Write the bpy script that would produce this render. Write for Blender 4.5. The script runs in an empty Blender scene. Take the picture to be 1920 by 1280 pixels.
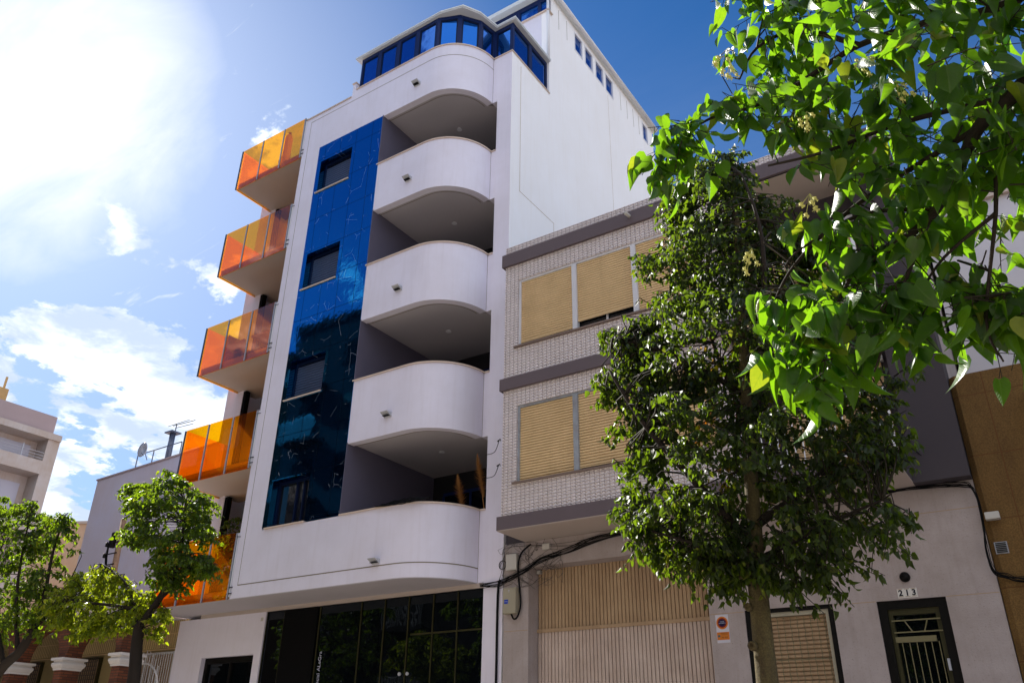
import bpy, bmesh, math, random
import numpy as np
from mathutils import Vector, Matrix, noise

# ------------------------------------------------------------------ camera, sky, sun, exposure
scene = bpy.context.scene
COL = scene.collection
rad = math.radians
cam_d = bpy.data.cameras.new('camera')
cam = bpy.data.objects.new('camera', cam_d)
COL.objects.link(cam)
scene.camera = cam
cr = Vector((0.8322053, 0.55430805, 0.01330104))
cu = Vector((0.24064189, -0.3826894, 0.89198672))
cf = Vector((-0.49952559, 0.73911529, 0.45186588))
M_ = Matrix((cr, cu, -cf)).transposed().to_4x4()
M_.translation = Vector((0, 0, 1.6))
cam.matrix_world = M_
cam_d.sensor_width = 36
cam_d.sensor_fit = 'HORIZONTAL'
cam_d.lens = 28.762
cam_d.clip_start = 0.05
cam_d.clip_end = 4000

SUN_AZ, SUN_EL = -73.5, 39.0          # azimuth from +Y towards +X
sd = Vector((math.sin(rad(SUN_AZ)) * math.cos(rad(SUN_EL)), math.cos(rad(SUN_AZ)) * math.cos(rad(SUN_EL)), math.sin(rad(SUN_EL))))
sun_d = bpy.data.lights.new('sun', 'SUN')
sun_d.energy = 5.0
sun_d.angle = rad(0.5)
sun_d.color = (1.0, 0.95, 0.86)
sun = bpy.data.objects.new('sun', sun_d)
COL.objects.link(sun)
sun.rotation_euler = (-sd).to_track_quat('-Z', 'Y').to_euler()
sun.location = (-30, 8, 40)

world = bpy.data.worlds.new('World')
scene.world = world
world.use_nodes = True
scene.view_settings.view_transform = 'Standard'
scene.view_settings.look = 'None'
scene.view_settings.exposure = 1.3
scene.view_settings.gamma = 1.0
scene.view_settings.use_curve_mapping = False


def build_world():
    nt = world.node_tree
    nt.nodes.clear()
    N = nt.nodes.new
    L = nt.links.new

    def math_(op, a, b=None, c=None):
        n = N('ShaderNodeMath'); n.operation = op
        for i, x in enumerate((a, b, c)):
            if x is None: continue
            if isinstance(x, (int, float)): n.inputs[i].default_value = x
            else: L(x, n.inputs[i])
        return n.outputs[0]

    def vmath(op, a, b=None):
        n = N('ShaderNodeVectorMath'); n.operation = op
        for i, x in enumerate((a, b)):
            if x is None: continue
            if isinstance(x, tuple): n.inputs[i].default_value = x
            else: L(x, n.inputs[i])
        return n

    def ramp(x, lo, hi, smooth=True):
        n = N('ShaderNodeMapRange'); n.interpolation_type = 'SMOOTHSTEP' if smooth else 'LINEAR'
        L(x, n.inputs[0]); n.inputs[1].default_value = lo; n.inputs[2].default_value = hi
        return n.outputs[0]
    sky = N('ShaderNodeTexSky')
    sky.sky_type = 'NISHITA'
    sky.sun_disc = False
    sky.sun_elevation = rad(SUN_EL)
    sky.sun_rotation = rad(SUN_AZ)
    sky.air_density = 1.0
    sky.dust_density = 0.5
    sky.ozone_density = 3.0
    hs = N('ShaderNodeHueSaturation')
    hs.inputs['Saturation'].default_value = 1.26
    hs.inputs['Value'].default_value = 0.92
    ctr = N('ShaderNodeMix'); ctr.data_type = 'RGBA'; ctr.blend_type = 'MULTIPLY'; ctr.inputs[0].default_value = 1.0
    L(sky.outputs[0], ctr.inputs[6]); ctr.inputs[7].default_value = (0.505, 0.59, 0.71, 1)
    L(ctr.outputs[2], hs.inputs['Color'])
    tc = N('ShaderNodeTexCoord')
    d = vmath('NORMALIZE', tc.outputs['Generated']).outputs[0]
    sep = N('ShaderNodeSeparateXYZ'); L(d, sep.inputs[0])
    zz = math_('ADD', math_('MAXIMUM', sep.outputs[2], 0.0), 0.12)
    cx = math_('DIVIDE', sep.outputs[0], zz)
    cy = math_('DIVIDE', sep.outputs[1], zz)
    comb = N('ShaderNodeCombineXYZ'); L(cx, comb.inputs[0]); L(cy, comb.inputs[1])

    def lobe(v, lo, hi):
        v = Vector(v).normalized()
        return ramp(vmath('DOT_PRODUCT', d, tuple(v)).outputs['Value'], lo, hi)

    def nz(scale, detail, rough, dist=0.0, stretch=None):
        n = N('ShaderNodeTexNoise'); n.inputs['Scale'].default_value = scale
        n.inputs['Detail'].default_value = detail; n.inputs['Roughness'].default_value = rough
        n.inputs['Distortion'].default_value = dist
        if stretch:
            mp = N('ShaderNodeMapping'); L(comb.outputs[0], mp.inputs[0])
            mp.inputs['Scale'].default_value = stretch[0]; mp.inputs['Rotation'].default_value = stretch[1]
            L(mp.outputs[0], n.inputs['Vector'])
        else:
            L(comb.outputs[0], n.inputs['Vector'])
        return n.outputs[0]
    # low cumulus over the left end of the street, and an unseen fill bank
    big = nz(2.6, 9.0, 0.62, 0.25)
    region = math_('MAXIMUM', lobe((-0.85, 0.445, 0.275), 0.972, 0.990),
                   math_('MULTIPLY', lobe((-0.738, 0.496, 0.458), 0.9955, 0.9995), 0.72))
    region = math_('MAXIMUM', region, math_('MULTIPLY', lobe((-0.769, 0.411, 0.489), 0.9975, 0.9998), 0.6))
    far = math_('MULTIPLY', ramp(math_('SUBTRACT', 0.42, sep.outputs[2]), 0.0, 0.3), 0.42)
    region = math_('MAXIMUM', region, far)
    region = math_('MAXIMUM', region, math_('MULTIPLY', lobe((0.75, -0.55, 0.36), 0.08, 0.5), 1.4))  # unseen clouds behind the camera, added to brighten the shaded walls
    fine = math_('MULTIPLY', math_('SUBTRACT', nz(11.0, 8.0, 0.65, 0.3), 0.5), 0.22)
    cum = ramp(math_('ADD', math_('ADD', big, fine), math_('MULTIPLY', region, 0.205)), 0.63, 0.68)
    # thin veil of high cloud round the sun
    veil_n = nz(1.6, 6.0, 0.6, 0.8, ((1.0, 3.2, 1.0), (0, 0, 0.9)))
    veil = lobe((-0.770, 0.235, 0.595), 0.968, 1.006)
    veil = math_('MINIMUM', math_('MULTIPLY', veil, math_('MAXIMUM', math_('SUBTRACT', math_('MULTIPLY', veil_n, 2.6), 0.35), 0.0)), 1.0)
    wisp_n = ramp(nz(3.4, 8.0, 0.62, 1.6, ((0.8, 4.0, 1.0), (0, 0, 0.55))), 0.52, 0.78)
    wisp = math_('MULTIPLY', math_('MULTIPLY', lobe((-0.705, 0.385, 0.59), 0.965, 0.995), wisp_n), 0.85)
    wisp2 = math_('MULTIPLY', math_('MULTIPLY', ramp(sep.outputs[2], 0.9, 0.3), nz(1.1, 7.0, 0.62, 0.9, ((1.0, 2.6, 1.0), (0, 0, 0.6)))), 0.25)
    haze_m = math_('MULTIPLY', lobe((-0.80, 0.40, 0.45), 0.82, 0.99), 0.24)
    thin = math_('MAXIMUM', math_('MAXIMUM', veil, wisp), math_('MAXIMUM', haze_m, wisp2))
    shade = nz(5.0, 6.0, 0.6, 0.2)
    mixc = N('ShaderNodeMix'); mixc.data_type = 'RGBA'
    L(ramp(shade, 0.40, 0.60), mixc.inputs[0])
    mixc.inputs[6].default_value = (3.7, 4.4, 5.6, 1); mixc.inputs[7].default_value = (6.6, 7.0, 7.8, 1)
    m1 = N('ShaderNodeMix'); m1.data_type = 'RGBA'
    L(thin, m1.inputs[0]); L(hs.outputs[0], m1.inputs[6]); m1.inputs[7].default_value = (6.0, 6.3, 6.7, 1)
    m2 = N('ShaderNodeMix'); m2.data_type = 'RGBA'
    L(cum, m2.inputs[0]); L(m1.outputs[2], m2.inputs[6]); L(mixc.outputs[2], m2.inputs[7])
    bg = N('ShaderNodeBackground'); bg.inputs['Strength'].default_value = 0.075
    out = N('ShaderNodeOutputWorld')
    L(m2.outputs[2], bg.inputs[0]); L(bg.outputs[0], out.inputs[0])


build_world()

# ------------------------------------------------------------------ materials
MATS = {}


class NT:
    """small helper for node graphs"""
    def __init__(self, name):
        self.m = bpy.data.materials.new(name); self.m.use_nodes = True
        self.t = self.m.node_tree; self.t.nodes.clear()
        self.out = self.n('ShaderNodeOutputMaterial')
        self.tc = self.n('ShaderNodeTexCoord')

    def n(self, k, **kw):
        x = self.t.nodes.new(k)
        for a, b in kw.items(): setattr(x, a, b)
        return x

    def l(self, a, b): self.t.links.new(a, b)

    def noise(self, scale, detail=5, rough=0.6, dist=0.0, vec=None, stretch=None):
        x = self.n('ShaderNodeTexNoise')
        x.inputs['Scale'].default_value = scale; x.inputs['Detail'].default_value = detail
        x.inputs['Roughness'].default_value = rough; x.inputs['Distortion'].default_value = dist
        v = vec or self.tc.outputs['Object']
        if stretch:
            mp = self.n('ShaderNodeMapping'); mp.inputs['Scale'].default_value = stretch
            self.l(v, mp.inputs[0]); v = mp.outputs[0]
        self.l(v, x.inputs['Vector'])
        return x.outputs[0]

    def rng(self, x, a, b, c=0.0, d=1.0):
        r = self.n('ShaderNodeMapRange'); self.l(x, r.inputs[0])
        for i, v in enumerate((a, b, c, d)): r.inputs[i + 1].default_value = v
        return r.outputs[0]

    def mix(self, f, a, b, mode='MIX'):
        x = self.n('ShaderNodeMix', data_type='RGBA', blend_type=mode)
        for s, v in ((0, f), (6, a), (7, b)):
            if isinstance(v, (int, float)): x.inputs[s].default_value = v
            elif isinstance(v, tuple): x.inputs[s].default_value = (*v, 1)
            else: self.l(v, x.inputs[s])
        return x.outputs[2]

    def ma(self, op, a, b=None):
        x = self.n('ShaderNodeMath', operation=op)
        for i, v in enumerate((a, b)):
            if v is None: continue
            if isinstance(v, (int, float)): x.inputs[i].default_value = v
            else: self.l(v, x.inputs[i])
        return x.outputs[0]

    def bsdf(self, col, rough=0.6, metal=0.0, ior=1.45, spec=None, tint=None, bump=None, bstr=0.3, bdist=0.01):
        p = self.n('ShaderNodeBsdfPrincipled')
        if isinstance(col, tuple): p.inputs['Base Color'].default_value = (*col, 1)
        else: self.l(col, p.inputs['Base Color'])
        if isinstance(rough, (int, float)): p.inputs['Roughness'].default_value = rough
        else: self.l(rough, p.inputs['Roughness'])
        p.inputs['Metallic'].default_value = metal
        p.inputs['IOR'].default_value = ior
        if spec is not None: p.inputs['Specular IOR Level'].default_value = spec
        if tint: p.inputs['Specular Tint'].default_value = (*tint, 1)
        if bump is not None:
            b = self.n('ShaderNodeBump'); b.inputs['Strength'].default_value = bstr; b.inputs['Distance'].default_value = bdist
            self.l(bump, b.inputs['Height']); self.l(b.outputs[0], p.inputs['Normal'])
        return p

    def done(self, sh):
        self.l(sh.outputs[0] if hasattr(sh, 'outputs') else sh, self.out.inputs[0])
        MATS[self.m.name] = self.m
        return self.m


def paint(name, c, rough=0.65, dirt=0.10, dirtc=None, scale=1.2, bump=0.12, streak=0.0, fine=60, spot=0.0, spec=0.3):
    k = NT(name)
    a = k.rng(k.noise(scale, 6, 0.65), 0.35, 0.72)
    dc = dirtc or tuple(x * 0.72 for x in c)
    col = k.mix(k.ma('MULTIPLY', a, dirt * 2), c, dc)
    if streak:
        s = k.rng(k.noise(3.0, 6, 0.6, stretch=(3.0, 3.0, 0.22)), 0.5, 0.78)
        col = k.mix(k.ma('MULTIPLY', s, streak), col, dc)
    if spot:
        s = k.rng(k.noise(38, 3, 0.6), 0.60, 0.70)
        col = k.mix(k.ma('MULTIPLY', s, spot), col, tuple(x * 0.35 for x in c))
    return k.done(k.bsdf(col, rough, bump=k.noise(fine, 5, 0.7), bstr=bump, bdist=0.01, spec=spec))


def brick_node(k, w, h, mortar, off=0.0, vecscale=None, axes='XZ'):
    mp = k.n('ShaderNodeMapping')
    sep = k.n('ShaderNodeSeparateXYZ'); k.l(k.tc.outputs['Object'], sep.inputs[0])
    cb = k.n('ShaderNodeCombineXYZ')
    sx = sep.outputs[0] if axes[0] == 'X' else sep.outputs[1]
    if axes == 'SZ': sx = k.ma('ADD', sep.outputs[0], sep.outputs[1])
    k.l(sx, cb.inputs[0]); k.l(sep.outputs[2], cb.inputs[1])
    b = k.n('ShaderNodeTexBrick'); b.offset = off; b.squash = 1.0
    k.l(cb.outputs[0], b.inputs['Vector'])
    b.inputs['Scale'].default_value = 1.0
    b.inputs['Brick Width'].default_value = w; b.inputs['Row Height'].default_value = h
    b.inputs['Mortar Size'].default_value = mortar; b.inputs['Mortar Smooth'].default_value = 0.1
    b.inputs['Bias'].default_value = 0.0
    return b, cb


def make_mats():
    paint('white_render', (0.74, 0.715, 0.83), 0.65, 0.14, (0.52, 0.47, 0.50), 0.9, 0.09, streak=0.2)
    paint('white_render_lit', (0.93, 0.92, 0.95), 0.7, 0.10, (0.76, 0.70, 0.64), 0.6, 0.14, streak=0.2)  # lighter copy of the front render, the side's stronger light put into it
    paint('coping_stone', (0.62, 0.50, 0.42), 0.5, 0.15)
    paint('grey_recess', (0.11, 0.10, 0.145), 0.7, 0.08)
    paint('shaded_recess', (0.014, 0.013, 0.016), 0.8, 0.08)  # darker copy of the recess paint, the loggia's shade put into its colour
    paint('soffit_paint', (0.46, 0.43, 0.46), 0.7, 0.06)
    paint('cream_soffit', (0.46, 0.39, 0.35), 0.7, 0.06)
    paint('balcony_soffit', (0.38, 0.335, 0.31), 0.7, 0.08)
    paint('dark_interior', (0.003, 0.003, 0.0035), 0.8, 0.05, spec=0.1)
    paint('seam_sealant', (0.20, 0.17, 0.12), 0.8, 0.1)
    paint('rust_seam', (0.40, 0.28, 0.17), 0.8, 0.3)
    paint('old_white_wall', (0.41, 0.355, 0.345), 0.8, 0.26, (0.23, 0.185, 0.15), 1.6, 0.5, streak=0.32, fine=45, spot=0.5)
    paint('brown_band', (0.125, 0.098, 0.108), 0.7, 0.12, fine=80, bump=0.2)
    paint('grey_wall', (0.055, 0.046, 0.053), 0.8, 0.15, fine=80, bump=0.3)
    paint('blind_tan', (0.70, 0.51, 0.28), 0.5, 0.14, (0.35, 0.22, 0.10), 2.5, 0.05, streak=0.2)
    paint('garage_pale', (0.58, 0.47, 0.405), 0.55, 0.2, (0.24, 0.15, 0.10), 2.0, 0.05, streak=0.4, spot=0.35)
    paint('garage_tan', (0.43, 0.30, 0.18), 0.55, 0.22, (0.22, 0.13, 0.07), 2.0, 0.05, streak=0.45, spot=0.25)
    paint('white_metal', (0.72, 0.72, 0.76), 0.35, 0.08, spec=0.5)
    paint('worn_white_frame', (0.62, 0.62, 0.66), 0.5, 0.2)
    paint('grey_frame', (0.30, 0.33, 0.37), 0.5, 0.25, (0.16, 0.12, 0.10), 6, 0.1)
    paint('granite_sill', (0.20, 0.145, 0.12), 0.5, 0.3, scale=30)
    paint('dark_metal', (0.004, 0.0035, 0.003), 0.5, 0.2, spec=0.15)
    paint('bronze_metal', (0.035, 0.032, 0.010), 0.5, 0.25, spec=0.25)
    paint('door_bar_metal', (0.17, 0.15, 0.07), 0.35, 0.2, spec=0.6)
    paint('black_cable', (0.004, 0.004, 0.005), 0.6, 0.2, spec=0.15)
    paint('grey_cable', (0.07, 0.06, 0.055), 0.6, 0.2)
    paint('box_plastic', (0.34, 0.31, 0.23), 0.5, 0.14, streak=0.15)
    paint('pale_box', (0.50, 0.48, 0.44), 0.5, 0.12)
    paint('navy_frame', (0.006, 0.018, 0.085), 0.45, 0.1, spec=0.15)
    paint('navy_dark', (0.003, 0.008, 0.035), 0.5, 0.1, spec=0.15)
    paint('navy_slat', (0.05, 0.07, 0.135), 0.35, 0.15, spec=0.6)
    paint('aluminium', (0.42, 0.43, 0.47), 0.3, 0.1, spec=0.8)
    paint('dark_post', (0.07, 0.09, 0.14), 0.35, 0.1, spec=0.7)
    paint('roof_trim', (0.62, 0.65, 0.68), 0.4, 0.08)
    paint('asphalt', (0.085, 0.08, 0.078), 0.85, 0.2, bump=0.5, fine=90)
    paint('pavement_tiles', (0.55, 0.48, 0.41), 0.8, 0.15, bump=0.2)
    paint('kerb_stone', (0.34, 0.33, 0.31), 0.8, 0.2)
    paint('marking_white', (0.7, 0.7, 0.68), 0.7, 0.2)
    paint('earth', (0.16, 0.13, 0.09), 0.9, 0.2)
    paint('beige_ribbed', (0.36, 0.28, 0.13), 0.8, 0.12)
    paint('capital_white', (0.66, 0.63, 0.62), 0.6, 0.1)
    paint('far_beige', (0.53, 0.48, 0.455), 0.8, 0.25, (0.38, 0.24, 0.13), 0.9, 0.2, streak=0.35)
    paint('far_pink', (0.40, 0.31, 0.31), 0.8, 0.12, (0.28, 0.22, 0.20), 0.8, 0.2)
    paint('far_blind', (0.50, 0.50, 0.58), 0.6, 0.05)
    paint('party_wall', (0.52, 0.49, 0.58), 0.85, 0.3, (0.48, 0.37, 0.33), 0.35, 0.4, streak=0.25)
    paint('low_wall', (0.58, 0.43, 0.31), 0.85, 0.2, (0.44, 0.26, 0.16), 0.7, 0.2, streak=0.25)
    paint('ochre_wall', (0.52, 0.33, 0.14), 0.8, 0.15)
    paint('pale_back_wall', (0.66, 0.63, 0.66), 0.8, 0.1)
    paint('wood_pole', (0.24, 0.15, 0.09), 0.8, 0.4, (0.10, 0.06, 0.04), 9, 0.4, streak=0.4)
    paint('white_iron', (0.70, 0.70, 0.72), 0.4, 0.05)
    paint('red_plate', (0.25, 0.02, 0.02), 0.4, 0.05)
    paint('parasol_cloth', (0.30, 0.17, 0.16), 0.9, 0.1)
    paint('wicker', (0.17, 0.10, 0.10), 0.8, 0.2)
    paint('pampas', (0.50, 0.24, 0.08), 0.9, 0.3)
    paint('sticker_blue', (0.01, 0.04, 0.36), 0.4, 0.02)
    paint('sign_white', (0.56, 0.54, 0.60), 0.5, 0.08)
    paint('sign_orange', (0.56, 0.17, 0.018), 0.5, 0.12)
    paint('sign_red', (0.20, 0.008, 0.004), 0.5, 0.08)
    paint('sign_navy', (0.004, 0.004, 0.04), 0.5, 0.02)
    paint('sign_letter', (0.45, 0.46, 0.60), 0.5, 0.02)
    paint('sign_black', (0.015, 0.010, 0.008), 0.5, 0.02)
    paint('sign_teal', (0.01, 0.12, 0.15), 0.5, 0.1)
    paint('number_white', (0.66, 0.64, 0.60), 0.3, 0.1)
    paint('number_black', (0.01, 0.01, 0.02), 0.4, 0.02)
    paint('opp_cream', (0.66, 0.62, 0.60), 1.0, 0.15, spec=0.0)
    paint('opp_brick', (0.035, 0.022, 0.017), 1.0, 0.15, spec=0.0)
    paint('opp_grey', (0.03, 0.028, 0.03), 1.0, 0.15, spec=0.0)
    paint('opp_rail', (0.36, 0.36, 0.36), 0.5, 0.05)
    paint('curtain', (0.12, 0.10, 0.12), 0.9, 0.2, streak=0.6)
    paint('solar_cell', (0.3, 0.3, 0.33), 0.5)

    # glazed relief tiles of the terraced house
    k = NT('relief_tiles')
    b, cb = brick_node(k, 0.097, 0.060, 0.0045, axes='SZ')
    b.inputs['Color1'].default_value = (0.86, 0.77, 0.75, 1); b.inputs['Color2'].default_value = (0.78, 0.69, 0.66, 1)
    b.inputs['Mortar'].default_value = (0.46, 0.36, 0.36, 1)
    sep = k.n('ShaderNodeSeparateXYZ'); k.l(cb.outputs[0], sep.inputs[0])
    u = k.ma('SINE', k.ma('MULTIPLY', sep.outputs[0], 2 * math.pi / 0.097))
    u2 = k.ma('COSINE', k.ma('ADD', k.ma('MULTIPLY', sep.outputs[1], 2 * math.pi / 0.060), k.ma('MULTIPLY', u, 1.5)))
    h = k.ma('ADD', k.ma('MULTIPLY', u2, 0.5), k.ma('MULTIPLY', u, 0.25))
    h = k.ma('SUBTRACT', h, k.ma('MULTIPLY', b.outputs['Fac'], 1.5))
    dirt = k.rng(k.noise(1.2, 6, 0.65), 0.4, 0.75)
    col = k.mix(k.ma('MULTIPLY', dirt, 0.25), b.outputs['Color'], (0.33, 0.26, 0.22))
    k.done(k.bsdf(col, 0.4, bump=h, bstr=1.0, bdist=0.022, spec=0.45))

    # polished black marble with white veins, laid in slabs
    k = NT('polished_marble')
    b, cb = brick_node(k, 0.592, 1.023, 0.0055)
    b.inputs['Color1'].default_value = (0, 0, 0, 1); b.inputs['Color2'].default_value = (1, 1, 1, 1)
    wn = k.n('ShaderNodeTexWhiteNoise', noise_dimensions='3D')
    sn = k.n('ShaderNodeVectorMath', operation='SNAP'); k.l(cb.outputs[0], sn.inputs[0]); sn.inputs[1].default_value = (0.592, 1.023, 1)
    k.l(sn.outputs[0], wn.inputs['Vector'])
    off = k.n('ShaderNodeVectorMath', operation='MULTIPLY_ADD'); k.l(wn.outputs['Color'], off.inputs[0]); off.inputs[1].default_value = (7, 7, 7); k.l(cb.outputs[0], off.inputs[2])
    warp = k.n('ShaderNodeTexNoise'); warp.inputs['Scale'].default_value = 1.6; warp.inputs['Detail'].default_value = 6
    k.l(off.outputs[0], warp.inputs['Vector'])
    wadd = k.n('ShaderNodeVectorMath', operation='MULTIPLY_ADD'); k.l(warp.outputs['Color'], wadd.inputs[0]); wadd.inputs[1].default_value = (0.22, 0.22, 0.22); k.l(off.outputs[0], wadd.inputs[2])
    vo = k.n('ShaderNodeTexVoronoi', feature='DISTANCE_TO_EDGE'); vo.inputs['Scale'].default_value = 1.25
    k.l(wadd.outputs[0], vo.inputs['Vector'])
    vein = k.rng(vo.outputs['Distance'], 0.0, 0.0075, 1.0, 0.0)
    keep = k.rng(k.noise(2.3, 4, 0.6, vec=off.outputs[0]), 0.51, 0.54)
    vein = k.ma('MULTIPLY', vein, keep)
    n2 = k.n('ShaderNodeTexVoronoi', feature='DISTANCE_TO_EDGE'); n2.inputs['Scale'].default_value = 5.5; k.l(wadd.outputs[0], n2.inputs['Vector'])
    v2 = k.ma('MULTIPLY', k.rng(n2.outputs['Distance'], 0.0, 0.012, 0.16, 0.0), k.rng(k.noise(3.3, 3, 0.6, vec=off.outputs[0]), 0.58, 0.64))
    vein = k.ma('MINIMUM', k.ma('ADD', vein, v2), 1.0)
    col = k.mix(vein, (0.0012, 0.002, 0.005), (0.26, 0.30, 0.38))
    col = k.mix(b.outputs['Fac'], col, (0.002, 0.002, 0.004))
    tilt = k.ma('MULTIPLY', wn.outputs['Value'], 0.0)
    wob = k.noise(2.2, 3, 0.55)
    wob2 = k.noise(14, 2, 0.5)
    hh = k.ma('ADD', k.ma('MULTIPLY', wob, 1.0), k.ma('ADD', k.ma('MULTIPLY', wob2, 0.07), k.ma('MULTIPLY', b.outputs['Fac'], -0.15)))
    rg = k.ma('ADD', 0.035, k.ma('MULTIPLY', b.outputs['Fac'], 0.6))
    p = k.bsdf(col, rg, ior=5.0, tint=(0.03, 0.42, 1.0), bump=hh, bstr=0.026, bdist=0.08)  # blue of the mirrored sky is put into the specular tint
    k.l(k.ma('MULTIPLY', k.ma('SUBTRACT', 1.0, b.outputs['Fac']), 0.5), p.inputs['Specular IOR Level'])
    k.done(p)

    for nm, col, rough, metal, ior, tint in (
            ('sky_tinted_glass', (0.006, 0.11, 0.45), 0.03, 0.85, 1.5, None),  # reflected sky's blue painted into the glass colour
            ('black_glass', (0.002, 0.003, 0.004), 0.02, 0.0, 1.45, (0.7, 0.85, 1.0)),
            ('window_glass', (0.012, 0.014, 0.02), 0.02, 0.0, 1.7, None),
            ('opp_glass', (0.006, 0.006, 0.008), 0.2, 0.0, 1.06, None)):
        k = NT(nm)
        k.done(k.bsdf(col, rough, metal, ior, tint=tint, bump=k.noise(1.7, 2, 0.5), bstr=0.05, bdist=0.05))

    # orange laminated balustrade glass: coloured light passes, surface mirrors a little
    k = NT('orange_glass')
    tr = k.n('ShaderNodeBsdfTransparent'); tr.inputs[0].default_value = (1.0, 0.70, 0.02, 1)
    gl = k.n('ShaderNodeBsdfGlossy'); gl.inputs['Roughness'].default_value = 0.02; gl.inputs[0].default_value = (0.95, 0.72, 0.85, 1)
    df = k.n('ShaderNodeBsdfTranslucent'); df.inputs[0].default_value = (1.0, 0.36, 0.015, 1)
    lw = k.n('ShaderNodeLayerWeight'); lw.inputs[0].default_value = 0.5
    frv = k.ma('ADD', 0.09, k.ma('MULTIPLY', k.ma('POWER', lw.outputs['Facing'], 5.0), 0.6))
    m0 = k.n('ShaderNodeMixShader'); m0.inputs[0].default_value = 0.10; k.l(tr.outputs[0], m0.inputs[1]); k.l(df.outputs[0], m0.inputs[2])
    m1 = k.n('ShaderNodeMixShader'); k.l(frv, m1.inputs[0]); k.l(m0.outputs[0], m1.inputs[1]); k.l(gl.outputs[0], m1.inputs[2])
    k.done(m1)

    # rough brown render, blocks
    k = NT('brown_stone')
    b, cb = brick_node(k, 1.9, 0.93, 0.008, off=0.0)
    a = k.rng(k.noise(0.9, 6, 0.65, stretch=(1, 1, 0.5)), 0.3, 0.75)
    col = k.mix(a, (0.23, 0.135, 0.042), (0.10, 0.055, 0.020))
    sp = k.rng(k.noise(55, 3, 0.7), 0.35, 0.62)
    col = k.mix(k.ma('MULTIPLY', k.ma('SUBTRACT', 1.0, sp), 0.6), col, (0.06, 0.03, 0.015))
    col = k.mix(b.outputs['Fac'], col, (0.12, 0.055, 0.02))
    k.done(k.bsdf(col, 0.9, bump=k.ma('SUBTRACT', k.noise(60, 4, 0.7), b.outputs['Fac']), bstr=0.7, bdist=0.01, spec=0.2))

    k = NT('red_brick')
    b, cb = brick_node(k, 0.24, 0.062, 0.008, off=0.5, axes='SZ')
    b.inputs['Color1'].default_value = (0.20, 0.06, 0.025, 1); b.inputs['Color2'].default_value = (0.10, 0.03, 0.015, 1)
    b.inputs['Mortar'].default_value = (0.05, 0.03, 0.02, 1)
    k.done(k.bsdf(b.outputs['Color'], 0.85, bump=b.outputs['Fac'], bstr=-0.6, bdist=0.008))

    k = NT('opp_blinds')
    w = k.n('ShaderNodeTexWave', bands_direction='Z'); w.inputs['Scale'].default_value = 7; k.l(k.tc.outputs['Object'], w.inputs['Vector'])
    k.done(k.bsdf(k.mix(w.outputs[0], (0.030, 0.022, 0.016), (0.02, 0.015, 0.010)), 1.0))

    k = NT('bark')
    a = k.rng(k.noise(7, 6, 0.65, stretch=(1, 1, 0.4)), 0.35, 0.7)
    s = k.rng(k.noise(70, 4, 0.7), 0.42, 0.6)
    col = k.mix(a, (0.14, 0.115, 0.045), (0.055, 0.038, 0.022))
    col = k.mix(k.ma('MULTIPLY', k.ma('SUBTRACT', 1.0, s), 0.55), col, (0.045, 0.032, 0.018))
    k.done(k.bsdf(col, 0.85, bump=k.noise(40, 5, 0.7), bstr=0.7, bdist=0.01, spec=0.3))
    paint('dark_bark', (0.022, 0.016, 0.012), 0.85, 0.3, fine=40, bump=0.6)
    paint('twig_bark', (0.025, 0.020, 0.012), 0.7, 0.3)
    paint('fruit_yellow', (0.50, 0.50, 0.16), 0.6, 0.2)

    def leaf(name, c1, c2, c3, trans, tcol, rough=0.38, veins=False, yellow=0.06):
        k = NT(name)
        geo = k.n('ShaderNodeNewGeometry')
        r = geo.outputs['Random Per Island']
        col = k.mix(k.rng(r, 0, 1), c1, c2)
        col = k.mix(k.rng(r, 1 - yellow, 1 - yellow * 0.6), col, c3)
        ty = k.mix(k.rng(r, 1 - yellow, 1 - yellow * 0.6), tcol, (0.42, 0.50, 0.02))
        rr = k.ma('FRACT', k.ma('MULTIPLY', r, 17.3))
        col = k.mix(k.ma('MULTIPLY', rr, 0.45), col, tuple(x * 0.6 for x in c1))
        bump = None
        if veins:
            uv = k.n('ShaderNodeSeparateXYZ'); k.l(k.tc.outputs['UV'], uv.inputs[0])
            au = k.ma('ABSOLUTE', uv.outputs[0])
            ph = k.ma('ADD', k.ma('MULTIPLY', k.ma('SUBTRACT', uv.outputs[1], k.ma('MULTIPLY', au, 0.75)), 7.0), 0.2)
            fr_ = k.ma('ABSOLUTE', k.ma('SUBTRACT', k.ma('FRACT', ph), 0.5))
            side = k.rng(fr_, 0.0, 0.07, 1.0, 0.0)
            mid = k.rng(au, 0.0, 0.022, 1.0, 0.0)
            vv = k.ma('MAXIMUM', side, mid)
            col = k.mix(k.ma('MULTIPLY', vv, 0.35), col, (0.20, 0.30, 0.08))
            ty = k.mix(k.ma('MULTIPLY', vv, 0.45), ty, (0.10, 0.20, 0.01))
            mot = k.rng(k.noise(60, 4, 0.6), 0.35, 0.7)
            ty = k.mix(k.ma('MULTIPLY', mot, 0.25), ty, (0.10, 0.28, 0.01))
            bump = k.ma('SUBTRACT', 0.0, vv)
        p = k.bsdf(col, rough, ior=1.45, bump=bump, bstr=0.25, bdist=0.002, spec=0.38)
        tl = k.n('ShaderNodeBsdfTranslucent'); k.l(ty, tl.inputs[0])
        ms = k.n('ShaderNodeMixShader'); ms.inputs[0].default_value = trans
        k.l(p.outputs[0], ms.inputs[1]); k.l(tl.outputs[0], ms.inputs[2])
        k.done(ms)
    leaf('near_leaf', (0.006, 0.024, 0.003), (0.014, 0.048, 0.006), (0.16, 0.20, 0.03), 0.42, (0.27, 0.56, 0.010), 0.30, True, 0.07)
    leaf('tree_leaf', (0.003, 0.009, 0.002), (0.008, 0.019, 0.004), (0.08, 0.10, 0.02), 0.27, (0.26, 0.42, 0.010), 0.50, False, 0.06)
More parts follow.
